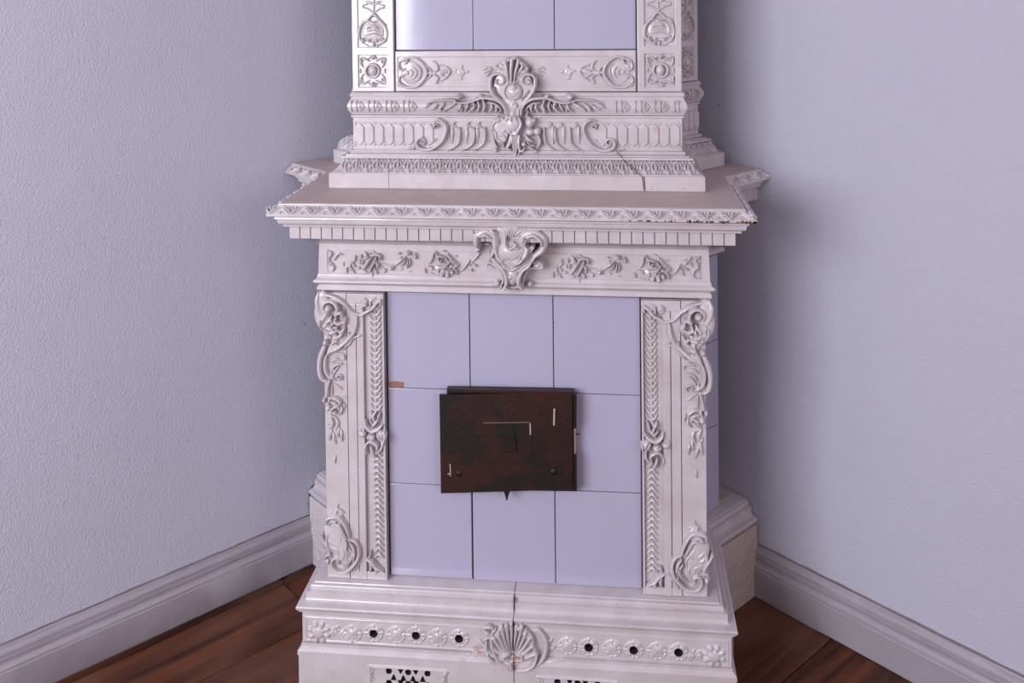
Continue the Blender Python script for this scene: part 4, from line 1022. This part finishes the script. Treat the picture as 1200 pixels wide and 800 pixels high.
SHm = [E(285, 190, 66, 62, 3, 0, 0, .4), S([(225, 250), (205, 210), (215, 150), (255, 115), (290, 85), (320, 115), (360, 160), (368, 215), (340, 250), (310, 262)], (6, 8, 9, 9, 10, 9, 9, 9, 7), 6, 1, 'x'),
       S([(215, 150), (225, 125), (265, 125), (285, 130), (300, 125), (330, 130)], 6, 5, 2), S(SP(285, 175, 20, 22, -160, -20, 8), 6, 5, 2), S(SP(285, 185, 36, 38, -160, -20, 8), 6, 5, 2), S([(255, 185), (290, 175), (320, 185)], 6, 5, 2), S([(250, 205), (290, 195), (330, 205)], 6, 5, 2),
       S(SP(235, 235, 4, 14, 0, 300, 8), 5, 5, 1), S(SP(335, 235, 4, 14, 180, -120, 8), 5, 5, 1), S(SP(268, 240, 3, 11, 0, 300, 8), 5, 5, 2), S(SP(302, 240, 3, 11, 180, -120, 8), 5, 5, 2), E(288, 262, 10, 16, 5, 1), S([(230, 255), (285, 280), (340, 255)], 6, 4),
       S([(285, 95), (288, 60), (290, 30), (288, 5)], (6, 5, 5, 6), 4, 0, 'x'), S([(285, 75), (250, 50), (228, 45), (225, 32), (250, 25)], (4, 6, 6, 5), 4, 0, 'x'), S([(290, 75), (325, 50), (345, 45), (345, 32), (320, 25)], (4, 6, 6, 5), 4, 0, 'x'),
       LEAF(288, 30, 255, 5, 7, 4), LEAF(290, 30, 318, 5, 7, 4), LEAF(289, 25, 289, -25, 7, 4), S([(240, 5), (265, 20), (288, 28)], 5, 4), S([(335, 5), (312, 20), (290, 28)], 5, 4), S(SP(250, -20, 3, 14, 0, 300, 8), 5, 4), S(SP(330, -20, 3, 14, 180, -120, 8), 5, 4)]
rs_ = relief('shell_motif', C1(SHm), .1295, tp, res=.8)
for k in range(1, 4):
    c = twin(rs_, tp, False); c.location.z += k*.168
tp2 = twin(tp, STOVE)
for c in list(tp.children): twin(c, tp2, False)
cx_ = (xa0+xa1)/2000
for side in (1, -1):
    t_ = tp.copy(); COL.objects.link(t_); t_.parent = STOVE
    kids = list(tp.children)
    # narrow faces on the splayed sides, turned about the pilaster's own centre line
    phi = (math.pi/2-AL) if side > 0 else -AL
    S0 = Vector((side*.41, .345 if side > 0 else .362)); d = dRw if side > 0 else dLw; n = Vector((dRw.y, -dRw.x)) if side > 0 else Vector((-dLw.y, dLw.x))
    ctr = S0+d*.049
    rot = Matrix.Rotation(phi, 4, 'Z'); sc = Matrix.Diagonal((.90, 1, 1, 1))
    t_.matrix_world = Matrix.Translation((ctr.x, ctr.y, 0)) @ rot @ sc @ Matrix.Translation((-cx_, -.125, 0))
    for c in kids:
        k2 = c.copy(); COL.objects.link(k2); k2.parent = t_
# plain side slabs of the tower between front and splayed face
for side in (1, -1):
    ys_ = .345 if side > 0 else .362; xs_ = (.389, .4085) if side > 0 else (-.4085, -.389)
    box('tower_side', xs_[0], xs_[1], .166, ys_-.002, zT0, zT1, 'glaze', STOVE)
# crowning cornice, above the frame
sweep('tower_cornice', PT, [(-.06, 2.06), (.05, 2.06), (.052, 2.045)]+arc(.05, 2.04, .02, 1.99, -.008, 6)+[(.018, 1.985), (.018, 1.957), (-.06, 1.957)], 'glaze', STOVE)
core('tower_top', PT, .048, 2.055, 2.0605, 'dusty', STOVE)

# ---- cartouche and acanthus ribbon over the tower's lower courses
Yc = .110
CA = crop(570, 60, 11.43, Yc-.016); CB = crop(565, 115, 10.67, Yc-.016)
top = [E(350, 500, 275, 290, 6, 5, 0, .25), E(350, 700, 150, 200, 6, 5, 0, .25), E(340, 300, 220, 200, 4, 2, 0, .25),
       S(SP(158, 400, 10, 108, 610, 200, 26)+[(45, 450), (55, 520), (100, 600), (165, 650), (220, 700), (262, 770), (280, 850)], (7, 10, 13, 16, 20, 24, 28, 30, 28, 24, 20), 14, 10, 'x'),
       S(SP(545, 400, 10, 104, -70, 345, 26)+[(648, 450), (630, 520), (580, 600), (520, 660), (460, 720), (430, 790), (425, 860)], (7, 10, 13, 16, 20, 24, 28, 30, 28, 24, 20), 14, 10, 'x'),
       G([(110, 500), (130, 560), (200, 640)], 12, 8), G([(570, 540), (520, 600), (470, 650)], 10, 6),
       E(365, 555, 118, 125, 13, 8, 0, .5), G(SP(365, 550, 118, 118, 0, 360, 24), 7, 5), E(375, 480, 26, 26, 8, 18), G([(300, 560), (365, 620), (430, 560)], 6, 3), G([(320, 510), (400, 520)], 5, 3),
       S([(300, 420), (270, 300), (255, 200), (240, 150)], (16, 22, 26, 20), 11, 8, 'x'), S([(325, 420), (325, 300), (330, 180), (340, 110)], (16, 24, 28, 24), 12, 10, 'x'), S([(365, 420), (380, 300), (410, 190), (420, 120)], (14, 20, 24, 22), 11, 9, 'x'),
       S([(395, 400), (420, 300), (470, 220), (470, 170)], (12, 20, 24, 22), 11, 7, 'x'), S([(430, 380), (470, 290), (520, 270), (540, 240)], (12, 18, 24, 20), 10, 5, 'x'), S([(260, 330), (200, 260), (150, 240), (110, 220)], (12, 18, 22, 18), 9, 4, 'x'), S([(255, 290), (220, 210), (190, 190)], (10, 20, 18), 9, 4, 'x'),
       E(250, 155, 30, 26, 10, 10), E(300, 125, 26, 26, 10, 10), E(375, 100, 32, 22, 10, 12), E(460, 165, 26, 24, 10, 8), E(535, 235, 26, 24, 9, 6), E(115, 215, 26, 20, 8, 4),
       G([(300, 400), (295, 250), (300, 150)], 7, 7), G([(350, 400), (355, 250), (380, 140)], 8, 9), G([(390, 400), (420, 260), (450, 190)], 8, 8), S([(250, 410), (330, 425), (420, 410)], 8, 6, 16),
       E(350, 740, 70, 90, 7, 8), S([(340, 720), (375, 700), (400, 740), (370, 770)], 12, 7, 13), E(350, 860, 60, 60, 6, 8)]
bot = [S([(300, 90), (330, 200), (290, 270), (270, 330), (300, 400), (380, 470), (440, 420), (480, 330), (450, 240), (430, 120)], (18, 18, 16, 14), 7, 8, 'x'), E(370, 330, 105, 105, 14, 6, 0, .45), G([(370, 240), (370, 290)], 8, 6), G([(330, 260), (300, 290)], 7, 5), G([(430, 260), (450, 290)], 7, 5), E(375, 200, 40, 50, 9, 10),
       S([(400, 440), (400, 560), (405, 680), (400, 745)], (44, 46, 34, 16), 10, 4, 'x'), S([(350, 470), (335, 570), (300, 640), (350, 665)], (16, 28, 22, 8), 8, 3, 'x'), G([(375, 470), (380, 640)], 7, 6), G([(400, 470), (402, 700)], 7, 5), S([(455, 480), (445, 580), (460, 680), (440, 730)], (14, 24, 18, 10), 8, 3, 'x'),
       E(220, 420, 100, 170, 3, 2, 0, .3), S([(190, 250), (200, 290), (150, 310), (120, 370), (150, 430)], (8, 16, 16, 12, 8), 7, 4, 'x'), S([(160, 440), (170, 520), (230, 560), (270, 640)], (12, 16, 14, 8), 7, 4, 'x'), S([(240, 440), (280, 400), (270, 350)], 15, 6, 4), S(SP(215, 580, 5, 26, 0, 320, 10), 10, 6, 4), S([(110, 420), (140, 560), (180, 640)], (10, 14, 8), 6, 3, 'x'),
       S([(200, 480), (260, 480), (290, 540)], 13, 6, 4), E(155, 670, 28, 24, 8, 2),
       E(590, 310, 58, 70, 16, 5), E(640, 290, 26, 34, 12, 4), E(590, 430, 62, 52, 15, 5), E(680, 430, 48, 52, 12, 3), S([(530, 470), (570, 520), (620, 560)], 22, 10, 3), S([(690, 480), (715, 560), (680, 640)], (16, 20, 12), 9, 2, 'x'), E(660, 680, 30, 22, 9, 2), S([(560, 560), (600, 600), (640, 610)], 18, 9, 3), E(510, 590, 32, 30, 8, 2),
       S([(450, 650), (490, 680), (520, 640)], 16, 7, 3), G([(540, 400), (560, 380), (640, 390)], 8, 8), G([(640, 350), (660, 380)], 8, 8), S([(545, 190), (555, 240), (600, 250)], 16, 10, 4), S([(600, 640), (640, 660)], 13, 7, 2)]
relief('crown_cartouche', [CA(top), CB(bot)], Yc+.006, flc, back=4, res=.9, hm=1.15, blur=1)
T9 = crop(470, 105, 10, Yc-.004)
rib = [S([(1235, 290), (1222, 215), (1180, 150), (1100, 108), (1010, 95)], (16, 24, 26, 24, 20), 10, 5, 'x'), S([(1180, 250), (1150, 200), (1090, 160), (1010, 150)], (8, 18, 16, 8), 8, 3, 'x'),
       S([(1100, 170), (1120, 220), (1110, 270)], (10, 18, 8), 7, 2, 'x'), S([(1050, 150), (1065, 210), (1030, 262)], (10, 18, 8), 7, 2, 'x'), S(SP(1165, 265, 5, 22, 0, 320, 10), 10, 7, 2), G([(1060, 120), (1150, 165), (1195, 240)], 6, 5),
       S([(1010, 95), (930, 100), (860, 125), (780, 150), (690, 152), (620, 135)], (20, 18, 16, 16, 12, 8), 9, 4, 'x'), S([(640, 130), (540, 120), (420, 125), (360, 140), (300, 160)], (10, 12, 10, 6), 6, 2, 'x'), E(672, 85, 44, 40, 12, 2), S(SP(672, 85, 6, 30, 0, 320, 10), 10, 9, 8),
       E(930, 70, 34, 16, 7, 2),
       S([(960, 120), (985, 180), (960, 255), (990, 265)], (12, 20, 18, 8), 9, 2, 'x'), S([(900, 135), (915, 200), (890, 260)], (10, 18, 10), 8, 2, 'x'), S([(850, 150), (850, 210), (790, 260)], (12, 20, 10), 8, 2, 'x'), S([(790, 165), (770, 210), (750, 250)], (10, 16, 10), 7, 2, 'x'),
       S([(700, 165), (690, 210), (650, 255)], (14, 22, 12), 7, 1, 'x'), S([(720, 220), (700, 260)], 12, 6, 2), S([(630, 160), (580, 190), (510, 235)], (16, 26, 12), 6, 1, 'x'), S([(500, 170), (460, 210), (430, 255)], (14, 22, 10), 6, 1, 'x'), S([(420, 180), (380, 215), (330, 230)], (12, 20, 8), 5, 1, 'x'), E(460, 245, 18, 16, 5, 1), E(500, 248, 14, 14, 5, 1),
       S([(340, 170), (300, 190), (280, 215)], (10, 14, 5), 4, 0, 'x'), S([(820, 200), (835, 175), (830, 150)], 9, 7, 4), S([(880, 190), (880, 165)], 9, 7, 4), G([(990, 150), (1010, 230)], 7, 6), G([(840, 180), (800, 240)], 6, 5), G([(690, 180), (660, 240)], 5, 4)]
o = relief('acanthus_ribbon', T9(rib), Yc, eggc, back=14, res=.9); twin(o, eggc)
# crack running from the right volute down through the leaf band
ck = [(723, 178), (729, 184), (731, 188), (738, 193), (744, 199), (748, 204), (753, 207), (754, 214), (755, 223)]
dep = [.113, .106, .098, .088, .080, .0735, .0735, .0735, .0735]
Pk = [at_y(a, b, y_-.0015) for (a, b), y_ in zip(ck, dep)]
V, Fc = [], []
for i, pnt in enumerate(Pk):
    w_ = random.uniform(.0009, .0019)
    V += [(pnt.x-w_, pnt.y, pnt.z+w_*.6), (pnt.x+w_, pnt.y, pnt.z-w_*.6), (pnt.x+w_, pnt.y+.006, pnt.z-w_*.6), (pnt.x-w_, pnt.y+.006, pnt.z+w_*.6)]
    if i:
        for k in range(4): a = (i-1)*4; Fc.append((a+k, a+(k+1) % 4, a+4+(k+1) % 4, a+4+k))
o = link('crack', pmesh('crack', V, Fc), 'chip', leafc); tag(o, 'jagged brown crack through the leaf band')

# ---- iron fire door
zd = -.0135
def fd(x, y, Y=-.02): q = at_y(x, y, Y); return q.x, q.z
def quad_plate(name, pts, Y, th, m, parent, bev=.001):
    P_ = [fd(*p_, Y) for p_ in pts]; n = len(P_); cx0 = sum(p_[0] for p_ in P_)/n; cz0 = sum(p_[1] for p_ in P_)/n
    def ins(p_, b): L_ = math.hypot(cx0-p_[0], cz0-p_[1]); return (p_[0]+(cx0-p_[0])/L_*b, p_[1]+(cz0-p_[1])/L_*b)
    V = [(a, Y+th, b) for a, b in P_]+[(a, Y+bev, b) for a, b in P_]+[(ins(p_, bev*1.4)[0], Y, ins(p_, bev*1.4)[1]) for p_ in P_]
    Fc = [tuple(range(n))]
    for r in range(2):
        for k in range(n): j = (k+1) % n; Fc.append((r*n+k, (r+1)*n+k, (r+1)*n+j, r*n+j))
    Fc.append(tuple(range(3*n-1, 2*n-1, -1)))
    me = pmesh(name, V, Fc); me.validate()
    import bmesh
    bm = bmesh.new(); bm.from_mesh(me); bmesh.ops.recalc_face_normals(bm, faces=bm.faces); bm.to_mesh(me); bm.free()
    return link(name, me, m, parent)
door = quad_plate('fire_door', [(514.8, 462.6), (671, 459.2), (672, 573.6), (516.6, 578.2)], -.030, .006, 'iron', STOVE); tag(door, 'dark rusty iron fire door with streaks of red rust')
quad_plate('door_frame', [(523.5, 455.6), (672.5, 458.2), (676, 576), (524, 574)], -.018, .019, 'iron_dark', door, .002)
quad_plate('top_flange', [(523.8, 456.0), (671.8, 459.0), (671.8, 461.6), (523.8, 459.4)], -.034, .016, 'iron', door, .0008)
quad_plate('right_flange', [(671.6, 461), (675.6, 463), (675.4, 502), (672.2, 502)], -.034, .016, 'iron_dark', door, .0008)
quad_plate('right_flange', [(672.2, 533), (675.6, 533), (675.8, 573), (672.6, 574.5)], -.034, .016, 'iron_dark', door, .0008)
def rod(name, p0, p1, r, m, parent, n=8):
    p0, p1 = Vector(p0), Vector(p1); z = (p1-p0).normalized(); a = z.orthogonal().normalized(); b = z.cross(a)
    V = [tuple(p+(a*math.cos(t)+b*math.sin(t))*r) for p in (p0, p1) for t in [2*math.pi*k/n for k in range(n)]]
    Fc = [(k, (k+1) % n, (k+1) % n+n, k+n) for k in range(n)]+[tuple(range(n-1, -1, -1)), tuple(range(n, 2*n))]
    return link(name, pmesh(name, V, Fc, 40), m, parent)
a, b = fd(673.4, 463, -.028), fd(674.2, 573, -.028); rod('hinge_rod', (a[0], -.026, a[1]), (b[0], -.026, b[1]), .0022, 'rust', door)
a, b = fd(676, 512), fd(679.5, 512.6); rod('pin', (a[0]-.003, -.004, a[1]), (b[0], -.004, b[1]), .001, 'iron_dark', door)
quad_plate('latch_tab', [(590.3, 576), (597.8, 576), (595.6, 581), (594.6, 586.2), (593.2, 586.2), (592.0, 581)], -.033, .003, 'iron_dark', door, .0006)
def dome(name, x, y, r, h, Y, m, parent):
    cx0, cz0 = fd(x, y, Y); V, Fc = [(cx0, Y-h, cz0)], []; n = 14
    for j in range(1, 5):
        ph = j/4*math.pi/2
        V += [(cx0+r*math.sin(ph)*math.cos(t), Y-h*math.cos(ph), cz0+r*math.sin(ph)*math.sin(t)) for t in [2*math.pi*k/n for k in range(n)]]
    for k in range(n): Fc.append((0, 1+k, 1+(k+1) % n))
    for j in range(3):
        for k in range(n): a = 1+j*n; Fc.append((a+k, a+n+k, a+n+(k+1) % n, a+(k+1) % n))
    return link(name, pmesh(name, V, Fc, 60), m, parent)
for (x_, y_) in ((648.7, 552.7), (538, 554.6)):
    dome('rivet', x_, y_, .0085, .004, -.0298, 'iron_dark', door)
# embossed panel lines and draught slots on the door sheet
def strip3(name, x0, y0, x1, y1, wpx, Y, m, parent=None):
    dx, dy = x1-x0, y1-y0; L_ = math.hypot(dx, dy); nx_, ny_ = -dy/L_*wpx/2, dx/L_*wpx/2
    return quad_plate(name, [(x0+nx_, y0+ny_), (x1+nx_, y1+ny_), (x1-nx_, y1-ny_), (x0-nx_, y0-ny_)], Y, .0025, m, parent or door, .0003)
strip3('embossed_rib', 526, 467.5, 664, 466.5, 1.6, -.0312, 'iron'); strip3('embossed_rib', 527, 568, 664, 564.5, 1.6, -.0312, 'iron')
strip3('embossed_rib', 528, 543, 642, 541.5, 1.2, -.031, 'iron'); strip3('embossed_rib', 550, 472.5, 633, 471.8, 1.4, -.0312, 'iron'); strip3('embossed_rib', 633, 472, 634, 487, 1.2, -.031, 'iron')
quad_plate('slide_plate', [(557, 496), (622, 495.4), (625, 540), (560, 541)], -.0312, .002, 'iron', door, .0006)
quad_plate('latch_shadow', [(593, 506), (603, 506), (606, 530), (590, 530)], -.0345, .003, 'iron_dark', door, .0008)  # dark plate standing in for the latch's shadow on the sheet
strip3('scraped_edge', 566, 495.6, 620, 494.9, .35, -.0326, 'rust'); strip3('scraped_edge', 621.2, 496, 621.6, 509.5, 1.5, -.0330, 'bright')
strip3('bright_wire', 649.6, 479, 649.1, 498.5, 2.0, -.0335, 'bright'); strip3('scraped_edge', 527.4, 544, 527.9, 558, 1.1, -.0328, 'bright'); strip3('scraped_edge', 524.5, 555, 528.5, 556, 1.0, -.0328, 'bright')
